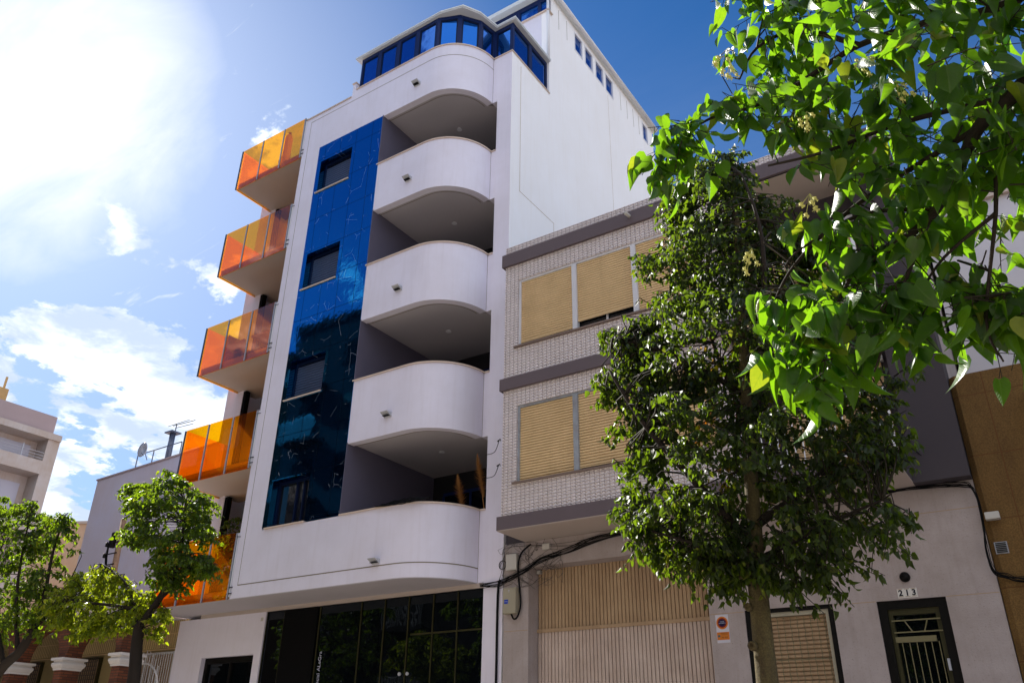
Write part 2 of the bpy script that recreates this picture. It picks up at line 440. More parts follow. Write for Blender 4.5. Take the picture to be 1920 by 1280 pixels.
    leaf('lime_leaf', (0.014, 0.045, 0.005), (0.045, 0.09, 0.009), (0.26, 0.24, 0.02), 0.48, (0.46, 0.56, 0.010), 0.42, False, 0.16)
    leaf('green_leaf', (0.008, 0.026, 0.004), (0.022, 0.055, 0.007), (0.20, 0.20, 0.02), 0.42, (0.30, 0.46, 0.010), 0.40, False, 0.05)


make_mats()

# ------------------------------------------------------------------ mesh helpers
ORG = {}


class MB:
    def __init__(s):
        s.v = []; s.f = []; s.uv = None

    def add(s, vs, fs):
        o = len(s.v); s.v += [tuple(p) for p in vs]; s.f += [tuple(i + o for i in f) for f in fs]
        return s

    def box(s, x0, x1, y0, y1, z0, z1):
        return s.add([(x0, y0, z0), (x1, y0, z0), (x1, y1, z0), (x0, y1, z0), (x0, y0, z1), (x1, y0, z1), (x1, y1, z1), (x0, y1, z1)],
                     [(0, 3, 2, 1), (4, 5, 6, 7), (0, 1, 5, 4), (1, 2, 6, 5), (2, 3, 7, 6), (3, 0, 4, 7)])

    def prism(s, poly, z0, z1):
        n = len(poly)
        return s.add([(x, y, z0) for x, y in poly] + [(x, y, z1) for x, y in poly],
                     [tuple(range(n - 1, -1, -1)), tuple(range(n, 2 * n))] + [(i, (i + 1) % n, n + (i + 1) % n, n + i) for i in range(n)])

    def prism_xz(s, poly, y0, y1):
        n = len(poly)
        return s.add([(x, y0, z) for x, z in poly] + [(x, y1, z) for x, z in poly],
                     [tuple(range(n)), tuple(range(2 * n - 1, n - 1, -1))] + [((i + 1) % n, i, n + i, n + (i + 1) % n) for i in range(n)])

    def ribbon(s, path, t, z0, z1):
        """wall of thickness t (inwards) following a plan path"""
        inn = offset(path, t)
        n = len(path)
        vs = []
        for (a, b), (c, d) in zip(path, inn):
            vs += [(a, b, z0), (a, b, z1), (c, d, z1), (c, d, z0)]
        fs = []
        for i in range(n - 1):
            o = 4 * i; q = o + 4
            fs += [(o, q, q + 1, o + 1), (o + 1, q + 1, q + 2, o + 2), (o + 2, q + 2, q + 3, o + 3), (o + 3, q + 3, q, o)]
        fs += [(0, 1, 2, 3), (4 * n - 1, 4 * n - 2, 4 * n - 3, 4 * n - 4)]
        return s.add(vs, fs)

    def tube(s, pts, r, seg=8, r1=None, cap=True):
        pts = [Vector(p) for p in pts]
        n = len(pts)
        rs = r if isinstance(r, (list, tuple)) else [r + ((r1 if r1 is not None else r) - r) * i / max(1, n - 1) for i in range(n)]
        up = Vector((0.13, 0.21, 0.97))
        vs = []; prev = None
        for i, p in enumerate(pts):
            t = (pts[min(i + 1, n - 1)] - pts[max(i - 1, 0)]).normalized()
            a = prev if prev is not None else (up if abs(t.dot(up)) < 0.9 else Vector((1, 0.1, 0)))
            u = (a - t * a.dot(t)).normalized(); w = t.cross(u); prev = u
            for k in range(seg):
                an = 2 * math.pi * k / seg
                vs.append(p + (u * math.cos(an) + w * math.sin(an)) * rs[i])
        fs = []
        for i in range(n - 1):
            for k in range(seg):
                a = i * seg + k; b = i * seg + (k + 1) % seg
                fs.append((a, b, b + seg, a + seg))
        if cap:
            fs += [tuple(range(seg - 1, -1, -1)), tuple(range((n - 1) * seg, n * seg))]
        return s.add(vs, fs)

    def lathe(s, c, prof, seg=24, axis='z'):
        vs = []
        for r, h in prof:
            for k in range(seg):
                a = 2 * math.pi * k / seg
                q = (r * math.cos(a), r * math.sin(a))
                vs.append((c[0] + q[0], c[1] + q[1], c[2] + h) if axis == 'z' else (c[0] + q[0], c[1] - h, c[2] + q[1]))
        fs = []
        for i in range(len(prof) - 1):
            for k in range(seg):
                a = i * seg + k; b = i * seg + (k + 1) % seg
                fs.append((a, b, b + seg, a + seg))
        fs += [tuple(range(seg)), tuple(range((len(prof) - 1) * seg, len(prof) * seg))]
        return s.add(vs, fs)

    def build(s, name, mat, parent=None, smooth=False, recalc=True, label=None, bevel=0.0):
        org = ORG.get(parent.name, Vector((0, 0, 0))) if parent else Vector((0, 0, 0))
        me = bpy.data.meshes.new(name)
        me.from_pydata([(a - org.x, b - org.y, c - org.z) for a, b, c in s.v], [], s.f)
        if recalc:
            bm = bmesh.new(); bm.from_mesh(me); bmesh.ops.recalc_face_normals(bm, faces=bm.faces); bm.to_mesh(me); bm.free()
        if smooth:
            for p in me.polygons: p.use_smooth = True
        me.materials.append(MATS[mat])
        o = bpy.data.objects.new(name, me); COL.objects.link(o)
        if parent:
            o.parent = parent; ORG[o.name] = org
        else:
            ORG[o.name] = Vector((0, 0, 0))
        if bevel:
            md = o.modifiers.new('edge', 'BEVEL'); md.width = bevel; md.segments = 2; md.limit_method = 'ANGLE'; md.angle_limit = rad(40)
        if label: o['label'] = label
        return o


def offset(path, t):
    out = []
    n = len(path)
    for i, p in enumerate(path):
        a = Vector(path[max(i - 1, 0)]); b = Vector(path[min(i + 1, n - 1)])
        d = (b - a).normalized()
        nrm = Vector((-d.y, d.x))
        out.append((p[0] + nrm.x * t, p[1] + nrm.y * t))
    return out


def tag(o, label, cat, group=None, kind=None):
    o['label'] = label; o['category'] = cat
    if group: o['group'] = group
    if kind: o['kind'] = kind
    return o


def thing(name, label, cat, loc, group=None):
    o = bpy.data.objects.new(name, None); COL.objects.link(o)
    o.location = loc; ORG[o.name] = Vector(loc); o.empty_display_size = 0.3
    return tag(o, label, cat, group)


def copy_part(o, parent, dz=0.0, dx=0.0):
    c = o.copy(); COL.objects.link(c); c.parent = parent
    c.location = (o.location.x + dx, o.location.y, o.location.z + dz)
    ORG[c.name] = ORG[o.name]
    for ch in [x for x in list(bpy.data.objects) if x.parent == o]:
        d = ch.copy(); COL.objects.link(d); d.parent = c
    return c


def spline(pts, k=6):
    P = [Vector(p) for p in pts]
    out = []
    for i in range(len(P) - 1):
        p0 = P[max(i - 1, 0)]; p1 = P[i]; p2 = P[i + 1]; p3 = P[min(i + 2, len(P) - 1)]
        for j in range(k):
            t = j / k
            out.append(0.5 * ((2 * p1) + (p2 - p0) * t + (2 * p0 - 5 * p1 + 4 * p2 - p3) * t * t + (3 * p1 - p0 - 3 * p2 + p3) * t ** 3))
    out.append(P[-1])
    return out


def text_mesh(body, size, mat, name, parent, origin, rot=(math.pi / 2, 0, 0), depth=0.001, align='CENTER', bold=0.0):
    cu_ = bpy.data.curves.new(name, 'FONT'); cu_.body = body; cu_.size = size; cu_.extrude = depth; cu_.offset = bold
    cu_.align_x = align; cu_.align_y = 'CENTER'
    o = bpy.data.objects.new(name, cu_); COL.objects.link(o)
    cu_.materials.append(MATS[mat])
    o.rotation_euler = rot
    org = ORG[parent.name] if parent else Vector((0, 0, 0))
    o.location = Vector(origin) - org
    bpy.context.view_layer.update()
    me = bpy.data.meshes.new_from_object(o.evaluated_get(bpy.context.evaluated_depsgraph_get()))
    me.materials.clear(); me.materials.append(MATS[mat])
    q = bpy.data.objects.new(name, me); COL.objects.link(q)
    q.rotation_euler = o.rotation_euler; q.location = o.location
    bpy.data.objects.remove(o); bpy.data.curves.remove(cu_)
    q.name = name
    if parent: q.parent = parent
    ORG[q.name] = org
    return q


def slats_z(x0, x1, y, z0, z1, pitch, bulge=0.011):
    """horizontal roller-blind slats as a real corrugated sheet with a back"""
    m = MB(); n = max(2, int(round((z1 - z0) / pitch))); p = (z1 - z0) / n
    prof = []
    for i in range(n):
        for t, b in ((0.0, -1.2), (0.20, -1.2), (0.22, 0.6), (0.36, 1.0), (0.88, 1.0), (0.96, 0.5), (0.98, -1.2)):
            prof.append((z0 + (i + t) * p, y - b * bulge))
    prof.append((z1, y))
    k = len(prof)
    vs = [(x0, b, a) for a, b in prof] + [(x1, b, a) for a, b in prof] + [(x0, y + 0.03, z0), (x0, y + 0.03, z1), (x1, y + 0.03, z0), (x1, y + 0.03, z1)]
    fs = [(i, k + i, k + i + 1, i + 1) for i in range(k - 1)]
    fs.append((2 * k, 2 * k + 1, 2 * k + 3, 2 * k + 2))
    fs += [(0, 2 * k, 2 * k + 2, k), (k - 1, 2 * k - 1, 2 * k + 3, 2 * k + 1)]
    m.add(vs, fs)
    return m


def ribs_x(x0, x1, y, z0, z1, pitch, depth=0.02):
    m = MB(); n = int(round((x1 - x0) / pitch)); p = (x1 - x0) / n
    prof = []
    for i in range(n):
        for t, b in ((0.0, -0.6), (0.13, -0.6), (0.15, 0.8), (0.28, 1.0), (0.80, 1.0), (0.96, 0.8), (0.98, -0.6)):
            prof.append((x0 + (i + t) * p, y - b * depth))
    prof.append((x1, y))
    k = len(prof)
    vs = [(a, b, z0) for a, b in prof] + [(a, b, z1) for a, b in prof]
    fs = [(i, i + 1, k + i + 1, k + i) for i in range(k - 1)]
    m.add(vs, fs)
    y += 0.02
    m.add([(x0, y, z0), (x1, y, z0), (x1, y + 0.02, z0), (x0, y + 0.02, z0), (x0, y, z1), (x1, y, z1), (x1, y + 0.02, z1), (x0, y + 0.02, z1)],
          [(2, 3, 7, 6), (4, 5, 6, 7), (3, 2, 1, 0)])
    return m


# ------------------------------------------------------------------ ground and street
def street():
    g = MB().box(-400, 400, -400, 400, -0.5, -0.12).build('ground', 'earth'); g['kind'] = 'structure'
    r = MB().box(-120, 120, 0.9, 6.2, -0.119, -0.116).build('road', 'asphalt'); r['kind'] = 'structure'
    p = MB().box(-60, 60, 6.32, 13.2, -0.118, 0.0).build('pavement', 'pavement_tiles'); p['kind'] = 'structure'
    p = MB().box(-60, 60, -3.3, 0.78, -0.118, 0.0).build('pavement', 'pavement_tiles'); p['kind'] = 'structure'
    k = MB().box(-60, 60, 6.2, 6.32, -0.118, 0.002).box(-60, 60, 0.78, 0.9, -0.118, 0.002).build('kerb', 'kerb_stone'); k['kind'] = 'structure'
    m = MB()
    for i in range(-14, 14): m.box(i * 4.0, i * 4.0 + 2.0, 3.5, 3.6, -0.112, -0.109)
    m = m.build('road_markings', 'marking_white'); m['kind'] = 'structure'


street()

# ------------------------------------------------------------------ apartment tower
YF, YP = 12.0, 13.2
XL, XM0, XM1, XO, XR = -15.5, -14.76, -12.39, -9.5, -9.05
CC = (-10.85, 13.2); CRAD = 1.2
FLOORS = [(4.6, 6.02), (7.6, 9.08), (10.63, 12.14), (13.76, 15.22), (16.86, 18.40)]


def front_path(x0=XM1, r=CRAD, n=18, grow=0.0):
    r = r + grow
    pts = [(x0, CC[1] - r)]
    for i in range(n + 1):
        a = -math.pi / 2 + (math.pi / 2) * i / n
        pts.append((CC[0] + r * math.cos(a), CC[1] + r * math.sin(a)))
    return pts


def tower():
    T = thing('apartment_tower', 'tall white apartment tower with curved balconies, black marble strip and orange glass balconies', 'apartment building', (-13.9, 13.2, 0))
    B = lambda m, n, mat, **k: m.build(n, mat, T, **k)
    # front wall pieces: left strip, top-left band
    w = MB()
    w.box(XL, XM0, YF, YF + 0.18, 4.6, 18.2)
    w.box(XM0, XM1, YF, YF + 0.18, 4.6, 6.02)
    w.box(XM0, -13.6, YF, YF + 0.18, 16.86, 18.2)
    w.box(-13.6, XM1, YF, YF + 0.18, 16.86, 18.4)
    w.box(-13.72, -13.6, YF + 0.002, YF + 0.18, 18.2, 18.68)
    w.box(XL, XL + 0.18, YF + 0.18, YP + 0.8, 4.6, 18.2)        # return wall beside the side balconies
    w.box(XM1 - 0.16, XM1, YF + 0.18, 15.0, 4.6, 18.2)
    # pillar
    w.box(XO, XR - 0.003, YP, YP + 0.25, 0, 18.4)
    for z0, z1 in FLOORS: w.box(-9.66, XO, YP, YP + 0.2, z0, z1)
    # ground floor left wall with a window opening
    w.box(-18.8, -17.72, YP, YP + 0.25, 0, 4.5)
    w.box(-15.88, -15.65, YP, YP + 0.25, 0, 4.5)
    w.box(-17.72, -15.88, YP, YP + 0.25, 3.59, 4.5)
    w.box(-17.72, -15.88, YP, YP + 0.25, 0, 1.0)
    # recessed wall behind the side balconies and the west flank
    w.box(-18.8, -18.1, 13.35, 13.6, 4.62, 18.2)
    w.box(-18.8, -18.55, 13.6, 22.6, 0, 18.2)
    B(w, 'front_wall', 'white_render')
    # side wall (party wall) towards the terraced house
    s = MB()
    s.prism_xyz = None
    s.box(XR - 0.25, XR, YP + 0.25, 15.1, 0, 18.40)
    s.box(XR - 0.25, XR, 15.1, 22.6, 0, 21.5)
    s.box(XR - 0.25, XR - 0.03, 15.1, 15.3, 21.5, 21.75)
    s.box(XR - 0.003, XR, YP, YP + 0.25, 0, 18.4)
    B(s, 'side_wall', 'white_render_lit')
    c = MB()
    c.box(-18.8, XR - 0.25, 22.35, 22.6, 0, 21.5)
    c.box(-18.55, XR - 0.25, 13.6, 22.35, 18.12, 18.2)
    B(c, 'rear_wall', 'white_render')
    # conservatory deck and soffit of the whole first overhang
    d = MB()
    poly = front_path(XM1) + [(-9.66, 15.0), (XM1, 15.0)]
    inner = [(x, y) for x, y in offset(front_path(XM1), 0.18)] + [(-9.66, 13.4), (XO, 13.4), (XO, 15.0), (XM1, 15.0)]
    for z0, z1 in FLOORS[1:]:
        bs = B(MB().prism(inner, z0 + 0.03, z0 + 0.28), 'balcony_slab', 'soffit_paint')
        MB().lathe((-11.0, 13.55, z0 + 0.012), [(0.06, 0.018), (0.07, 0.0), (0.05, -0.004), (0.0, -0.006)], 20).build('ceiling_light', 'white_metal', bs)
    d = MB()
    d.prism([(-18.8, YF + 0.002)] + [(XL, YF + 0.002)] + [(p[0], p[1] + 0.002) for p in front_path(XM1)] + [(-9.6, YP), (-9.6, 14.0), (-18.8, 14.0)], 4.585, 4.60)
    B(d, 'street_soffit', 'soffit_paint')
    d = MB()
    inner0 = [(x, y) for x, y in offset(front_path(XM1), 0.18)] + [(-9.66, 13.4), (XO, 13.4), (XO, 15.0), (XM1, 15.0)]
    d.prism(inner0, 4.62, 4.9)
    d.box(-18.6, XM1, 12.18, 14.0, 4.602, 4.62)
    B(d, 'floor_slab', 'grey_recess')
    d = MB().box(-18.0, XO, YP - 0.008, YP + 0.02, 4.50, 4.585).build('lintel_strip', 'cream_soffit', T)
    # drip grooves on the soffits
    for z0, z1 in FLOORS[1:]:
        B(MB().ribbon(offset(front_path(XM1), 0.26), 0.014, z0 + 0.026, z0 + 0.034), 'drip_groove', 'seam_sealant')
    # expansion seams in the render
    g = MB()
    g.box(-15.30, -15.288, YF - 0.002, YF, 4.87, 18.02)
    g.ribbon(front_path(-15.30, grow=0.003), 0.004, 4.865, 4.885)
    g.ribbon(front_path(-15.30, grow=0.003), 0.004, 18.03, 18.045)
    for z0, z1 in FLOORS: g.box(-9.655, -9.645, YP - 0.003, YP, z0, z1)
    B(g, 'render_seam', 'seam_sealant')
    g = MB()
    g.box(XR, XR + 0.002, 13.62, 13.634, 14.05, 18.2)
    g.box(XR, XR + 0.002, 13.62, 15.25, 14.04, 14.054)
    g.box(XR, XR + 0.002, 15.25, 15.264, 11.0, 14.054)
    g.box(XR, XR + 0.002, 18.9, 18.91, 11.0, 21.4)
    B(g, 'side_seam', 'rust_seam')
    # curved balcony fronts with coping
    f0 = None
    for i, (z0, z1) in enumerate(FLOORS):
        m = MB().ribbon(front_path(XM1), 0.18, z0, z1)
        bf = m.build('balcony_front', 'white_render', T, smooth=False)
        for p in bf.data.polygons: p.use_smooth = abs(p.normal.z) < 0.5
        bf.data.set_sharp_from_angle(angle=rad(30))
        cp = MB().ribbon(front_path(XM1 - 0.03 if i else XM1, grow=0.03), 0.25, z1, z1 + 0.03)
        cp.box(-9.66, XO + 0.0, YP - 0.03, YP + 0.2, z1, z1 + 0.03)
        cp.build('coping', 'coping_stone', bf)
    m = MB()
    m.box(XL - 0.02, -13.72, YF - 0.03, YF + 0.22, 18.2, 18.235)
    m.box(-13.74, -13.58, YF - 0.03, YF + 0.22, 18.68, 18.71)
    m.box(-13.56, XM1 - 0.03, YF - 0.03, YF + 0.22, 18.4, 18.43)
    B(m, 'parapet_coping', 'coping_stone')
    m = MB().box(XO, XR + 0.03, YP - 0.03, YP + 0.28, 18.4, 18.43)
    m.box(XR - 0.28, XR + 0.03, YP + 0.28, 15.1, 18.4, 18.43)
    B(m, 'parapet_coping', 'coping_stone')
    # loggia interior: grey side wall, back wall with dark sliding doors
    m = MB()
    for i, (z0, z1) in enumerate(FLOORS[:4]):
        zt = FLOORS[i + 1][0] + 0.03
        m.box(XM1, XM1 + 0.02, YF - 0.010, 15.0, z1 + 0.03, zt)
        m.box(XM1, XM1 + 0.02, YF + 0.20, 15.0, z0 + 0.3, z1 + 0.03)
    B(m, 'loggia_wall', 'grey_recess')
    m = MB()
    for i, (z0, z1) in enumerate(FLOORS[:4]):
        zt = FLOORS[i + 1][0] + 0.03
        m.box(XM1 + 0.02, XO, 15.0, 15.1, z0 + 0.3, zt)
        m.box(XO, XO + 0.02, YP + 0.25, 15.0, z0 + 0.3, zt)
        m.box(XM1 + 0.02, XO, YF + 1.4, 15.0, z0 + 0.29, z0 + 0.3)
    B(m, 'loggia_back_wall', 'shaded_recess')
    for i, (z0, z1) in enumerate(FLOORS[:4]):
        fl = z0 + 0.3
        m = MB()
        for x in (-12.0, -11.2, -10.4, -9.75): m.box(x - 0.03, x + 0.03, 14.93, 15.0, fl, fl + 2.2)
        m.box(-12.0, -9.72, 14.93, 15.0, fl + 2.2, fl + 2.27)
        fr = B(m, 'sliding_door', 'navy_frame')
        MB().box(-11.97, -9.78, 14.96, 14.98, fl, fl + 2.2).build('pane', 'black_glass', fr)
    # marble strip with window openings
    WX0, WX1 = -14.61, -13.42
    WZ = [(6.05, 7.12), (9.11, 10.13), (12.17, 13.24), (15.24, 16.29)]
    m = MB()
    y0, y1 = YF - 0.012, YF + 0.18
    m.box(XM0, WX0, y0, y1, 6.05, 16.86); m.box(WX1, XM1, y0, y1, 6.05, 16.86)
    zs = [a for w_ in WZ for a in w_] + [16.86]
    for i in range(4): m.box(WX0, WX1, y0, y1, zs[2 * i + 1], zs[2 * i + 2])
    B(m, 'marble_cladding', 'polished_marble')
    for i, (z0, z1) in enumerate(WZ):
        m = MB()
        m.box(WX0 - 0.1, WX0, y1, y1 + 0.12, z0, z1); m.box(WX1, WX1 + 0.1, y1, y1 + 0.12, z0, z1)
        m.box(WX0, WX1, y1 + 0.09, y1 + 0.12, z1 - 0.16, z1)
        m.box(WX0, WX0 + 0.05, y1, y1 + 0.08, z0, z1); m.box(WX1 - 0.05, WX1, y1, y1 + 0.08, z0, z1)
        m.box(WX0 + 0.05, WX1 - 0.05, y1, y1 + 0.08, z1 - 0.06, z1)
        if i == 0:
            m.box(-14.03, -13.98, y1, y1 + 0.06, z0, z1 - 0.06)
            m.box(-13.80, -13.76, y1, y1 + 0.06, z0, z1 - 0.06)
        f = B(m, 'window', 'navy_dark')
        MB().box(WX0 - 0.06, WX1 + 0.0, YF - 0.045, y1, z0 - 0.028, z0).build('sill', 'coping_stone', f)
        MB().box(WX0 + 0.05, WX1 - 0.05, y1 + 0.05, y1 + 0.06, z0, z1 - 0.06).build('pane', 'window_glass', f)
        if i == 0:
            MB().box(-14.0, -13.5, y1 + 0.066, y1 + 0.07, z0, z1 - 0.06).build('curtain', 'sign_white', f)
        else:
            slats_z(WX0 + 0.05, WX1 - 0.05, y1 + 0.035, z0 + 0.02, z1 - 0.10 - (0.05 if i == 3 else 0), 0.072, 0.022).build('shutter', 'navy_slat', f)
    # side balconies of orange glass
    bal = []
    for i, (z0, z1) in enumerate(FLOORS):
        zb = z0 if i else 4.60
        sl = MB().box(-18.30, XL, YF + 0.04, 13.35 + (0.6 if i else 0), zb + 0.03, zb + 0.22)
        if i == 0: sl = MB().box(-18.30, XL, YF + 0.04, 13.6, zb + 0.03, zb + 0.2)
        slab = B(sl, 'side_balcony', 'balcony_soffit')
        gz0, gz1 = zb - 0.01, zb + 1.47
        xs = [-18.33, -17.38, -16.44, -15.56]
        for a, b in zip(xs[:-1], xs[1:]):
            MB().box(a + 0.025, b - 0.025, YF - 0.012, YF + 0.004, gz0, gz1).build('glass_pane', 'orange_glass', slab)
        MB().box(-18.348, -18.332, YF + 0.03, 13.34, gz0, gz1).build('glass_pane', 'orange_glass', slab)
        for k, x in enumerate(xs):
            mat = 'dark_post' if k == 0 else 'aluminium'
            MB().box(x - 0.028, x + 0.028, YF - 0.03, YF - 0.013, gz0, gz1 - 0.02).build('post', 'dark_post', slab)
            MB().box(x - 0.012, x + 0.004, YF - 0.040, YF - 0.031, gz0, gz1 - 0.02).box(x + 0.014, x + 0.020, YF - 0.040, YF - 0.031, gz0, gz1 - 0.02).build('post_trim', mat, slab)
        MB().box(-15.53, -15.51, YF - 0.02, YF + 0.10, gz0 + 0.05, gz1 - 0.02).build('end_rail', 'white_metal', slab)
        MB().box(-18.36, -15.55, YF + 0.006, YF + 0.035, zb, zb + 0.03).box(-18.33, -18.31, YF + 0.05, 13.34, zb - 0.0, zb + 0.028).build('edge_trim', 'ochre_wall', slab)
        MB().tube([(-15.60, YF - 0.03, gz1 - 0.1), (-15.42, YF - 0.03, gz1 - 0.12)], 0.008, 6).tube([(-15.60, YF - 0.03, gz0 + 0.25), (-15.44, YF - 0.02, gz0 + 0.25)], 0.012, 6).tube([(-15.60, YF - 0.03, gz0 + 0.12), (-15.44, YF - 0.02, gz0 + 0.12)], 0.012, 6).build('bracket', 'dark_metal', slab)
        if i:
            m = MB()
    # dark doorways behind the side balconies
    for i, (z0, z1) in enumerate(FLOORS[:4]):
        fl = z0 + 0.22
        zt = FLOORS[i + 1][0]
        dd = MB().box(-18.1, -17.98, 13.36, 13.5, fl, zt).box(-17.98, XL + 0.18, 13.9, 14.0, fl, zt)
        d = B(dd, 'terrace_door', 'dark_interior')
        MB().box(-17.9, -16.8, 13.86, 13.89, fl, fl + 2.1).box(-16.7, -15.6, 13.86, 13.89, fl, fl + 2.1).build('pane', 'black_glass', d)
    w = MB().box(-18.1, XL, 13.36, 13.9, 16.86, 18.2)
    # ---- ground floor black glazing
    m = MB().box(-15.65, XO, YP + 0.06, YP + 0.10, 0, 4.5).build('shopfront_glazing', 'black_glass', T)
    mm = MB()
    for x in (-15.65, -15.06, -13.93, -12.70, -12.04, -11.39, -10.75, -10.14):
        mm.box(x - 0.010, x + 0.010, YP + 0.035, YP + 0.06, 0, 4.5)
    mm.box(-11.30, XO, YP + 0.030, YP + 0.058, 3.735, 3.765)
    mm.build('glazing_bars', 'bronze_metal', m)
    MB().box(-15.055, -14.0, YP + 0.03, YP + 0.059, 0, 4.499).build('shade_panel', 'dark_interior', m)  # black sheet standing in for the shade of an open recess
    MB().lathe((-11.50, YP + 0.06, 3.02), [(0.012, 0), (0.012, 0.03), (0.035, 0.035), (0.035, 0.055), (0.0, 0.06)], 12, 'y').lathe((-11.30, YP + 0.06, 3.02), [(0.012, 0), (0.012, 0.03), (0.035, 0.035), (0.035, 0.055), (0.0, 0.06)], 12, 'y').build('door_knobs', 'aluminium', m)
    text_mesh('Residencial ALeGra', 0.125, 'sign_letter', 'lettering', m, (-13.80, YP + 0.055, 3.06), (math.pi / 2, -math.pi / 2, 0))
    # ground floor window, left
    m = MB()
    m.box(-17.72, -17.62, YP + 0.12, YP + 0.2, 1.0, 3.59); m.box(-15.94, -15.88, YP + 0.12, YP + 0.2, 1.0, 3.59)
    m.box(-17.62, -15.94, YP + 0.12, YP + 0.2, 3.46, 3.59); m.box(-16.82, -16.74, YP + 0.12, YP + 0.2, 1.0, 3.46)
    m.box(-17.62, -16.82, YP + 0.12, YP + 0.2, 2.92, 2.97); m.box(-16.74, -15.94, YP + 0.12, YP + 0.2, 2.92, 2.97)
    f = B(m, 'street_window', 'dark_metal')
    MB().box(-17.62, -15.94, YP + 0.17, YP + 0.18, 1.0, 3.46).build('pane', 'black_glass', f)
    MB().box(-15.80, -15.72, YP - 0.006, YP, 4.30, 4.38).build('vent_grille', 'pale_box', T)
    # ---- rooftop conservatory
    pth = [(-13.56, 12.08), (-10.75, 12.08), (-10.18, 12.32), (-9.82, 12.80), (-9.72, 13.32), (-9.12, 13.32), (-9.12, 15.1)]
    cons = MB().ribbon(pth, 0.06, 19.50, 19.62)
    posts = []
    for a, b, n in ((0, 1, 4), (1, 2, 1), (2, 3, 1), (3, 4, 1), (4, 5, 1), (5, 6, 2)):
        A = Vector(pth[a]); Bv = Vector(pth[b])
        for j in range(n):
            p = A.lerp(Bv, j / n); q = A.lerp(Bv, (j + 1) / n)
            posts.append((p, q))
    for p, q in posts:
        d_ = (q - p).normalized(); nn = Vector((-d_.y, d_.x))
        for e, s_ in ((p, 1), (q, -1)):
            c1 = e; c2 = e + d_ * 0.065 * s_
            cons.prism([tuple(c1), tuple(c2), tuple(c2 + nn * 0.06), tuple(c1 + nn * 0.06)] if s_ > 0 else [tuple(c2), tuple(c1), tuple(c1 + nn * 0.06), tuple(c2 + nn * 0.06)], 18.43, 19.50)
        c1 = p + d_ * 0.065; c2 = q - d_ * 0.065
        cons.prism([tuple(c1), tuple(c2), tuple(c2 + nn * 0.06), tuple(c1 + nn * 0.06)], 18.43, 18.49)
    cons.box(-9.195, -9.115, 13.315, 13.395, 18.43, 19.615)
    cn = B(cons, 'conservatory', 'navy_frame')
    for p, q in posts:
        d_ = (q - p).normalized(); nn = Vector((-d_.y, d_.x))
        c1 = p + d_ * 0.06 + nn * 0.03; c2 = q - d_ * 0.06 + nn * 0.03
        MB().prism([tuple(c1), tuple(c2), tuple(c2 + nn * 0.01), tuple(c1 + nn * 0.01)], 18.48, 19.51).build('pane', 'sky_tinted_glass', cn)
        a = p + d_ * 0.065 - nn * 0.0; b = q - d_ * 0.065
        sf = MB()
        def bar(u, v, z0, z1): sf.prism([tuple(u + nn * 0.012), tuple(v + nn * 0.012), tuple(v + nn * 0.029), tuple(u + nn * 0.029)], z0, z1)
        bar(a, a + d_ * 0.035, 18.49, 19.50); bar(b - d_ * 0.035, b, 18.49, 19.50)
        bar(a + d_ * 0.035, b - d_ * 0.035, 18.49, 18.525); bar(a + d_ * 0.035, b - d_ * 0.035, 19.46, 19.50)
        sf.build('sash_frame', 'navy_dark', cn)
    rp = [(-13.72, 11.99), (-10.62, 11.99), (-9.98, 12.15), (-9.72, 12.6), (-9.60, 13.23), (-8.99, 13.23), (-8.99, 15.1), (-13.72, 15.1)]
    MB().prism(rp, 19.62, 19.655).build('conservatory_roof', 'roof_trim', cn)
    rp2 = [(-13.74, 11.97), (-10.61, 11.97), (-9.96, 12.135), (-9.70, 12.585), (-9.58, 13.215), (-8.975, 13.215), (-8.975, 15.1), (-13.74, 15.1)]
    MB().prism(rp2, 19.655, 19.70).build('roof_gutter', 'roof_trim', cn)
    B(MB().box(-13.56, -9.2, 15.0, 15.06, 18.4, 19.6), 'conservatory_back_wall', 'dark_interior')
    B(MB().box(-13.55, -10.9, 12.2, 15.0, 18.05, 18.12), 'terrace_floor', 'grey_recess')
    # ---- penthouse storey
    m = MB().box(-13.4, XR - 0.25, 15.1, 15.3, 19.74, 21.75)
    B(m, 'penthouse_wall', 'white_render')
    B(MB().box(-13.4, XR + 0.03, 15.04, 15.32, 21.75, 21.79), 'penthouse_ledge', 'coping_stone')
    m = MB().box(-13.4, -9.1, 15.2, 15.26, 22.40, 22.58)
    xs = [-13.4, -12.6, -11.8, -11.0, -10.25, -9.5, -9.1]
    for x in xs[:-1]: m.box(x, x + 0.11, 15.2, 15.26, 21.79, 22.40)
    m.box(-9.16, -9.1, 15.2, 15.26, 21.79, 22.4)
    pw = B(m, 'penthouse_windows', 'navy_frame')
    for a, b in zip(xs[:-1], xs[1:]):
        MB().box(a + 0.11, b - (0.06 if b > -9.2 else 0.0), 15.235, 15.245, 21.79, 22.40).build('pane', 'sky_tinted_glass', pw)
    # panelled strip with small side windows
    m = MB().box(XR - 0.12, XR - 0.03, 15.3, 22.6, 21.5, 21.58).box(XR - 0.12, XR - 0.03, 15.3, 22.6, 22.38, 22.58)
    wins = [(16.72, 17.26), (17.40, 17.96), (18.12, 18.70), (18.82, 19.40), (21.70, 22.14)]
    ys = [15.3] + [q for w_ in wins for q in w_] + [22.6]
    for a, b in zip(ys[0::2], ys[1::2]): m.box(XR - 0.12, XR - 0.03, a, b, 21.58, 22.38)
    sp = B(m, 'side_panel_strip', 'white_render_lit')
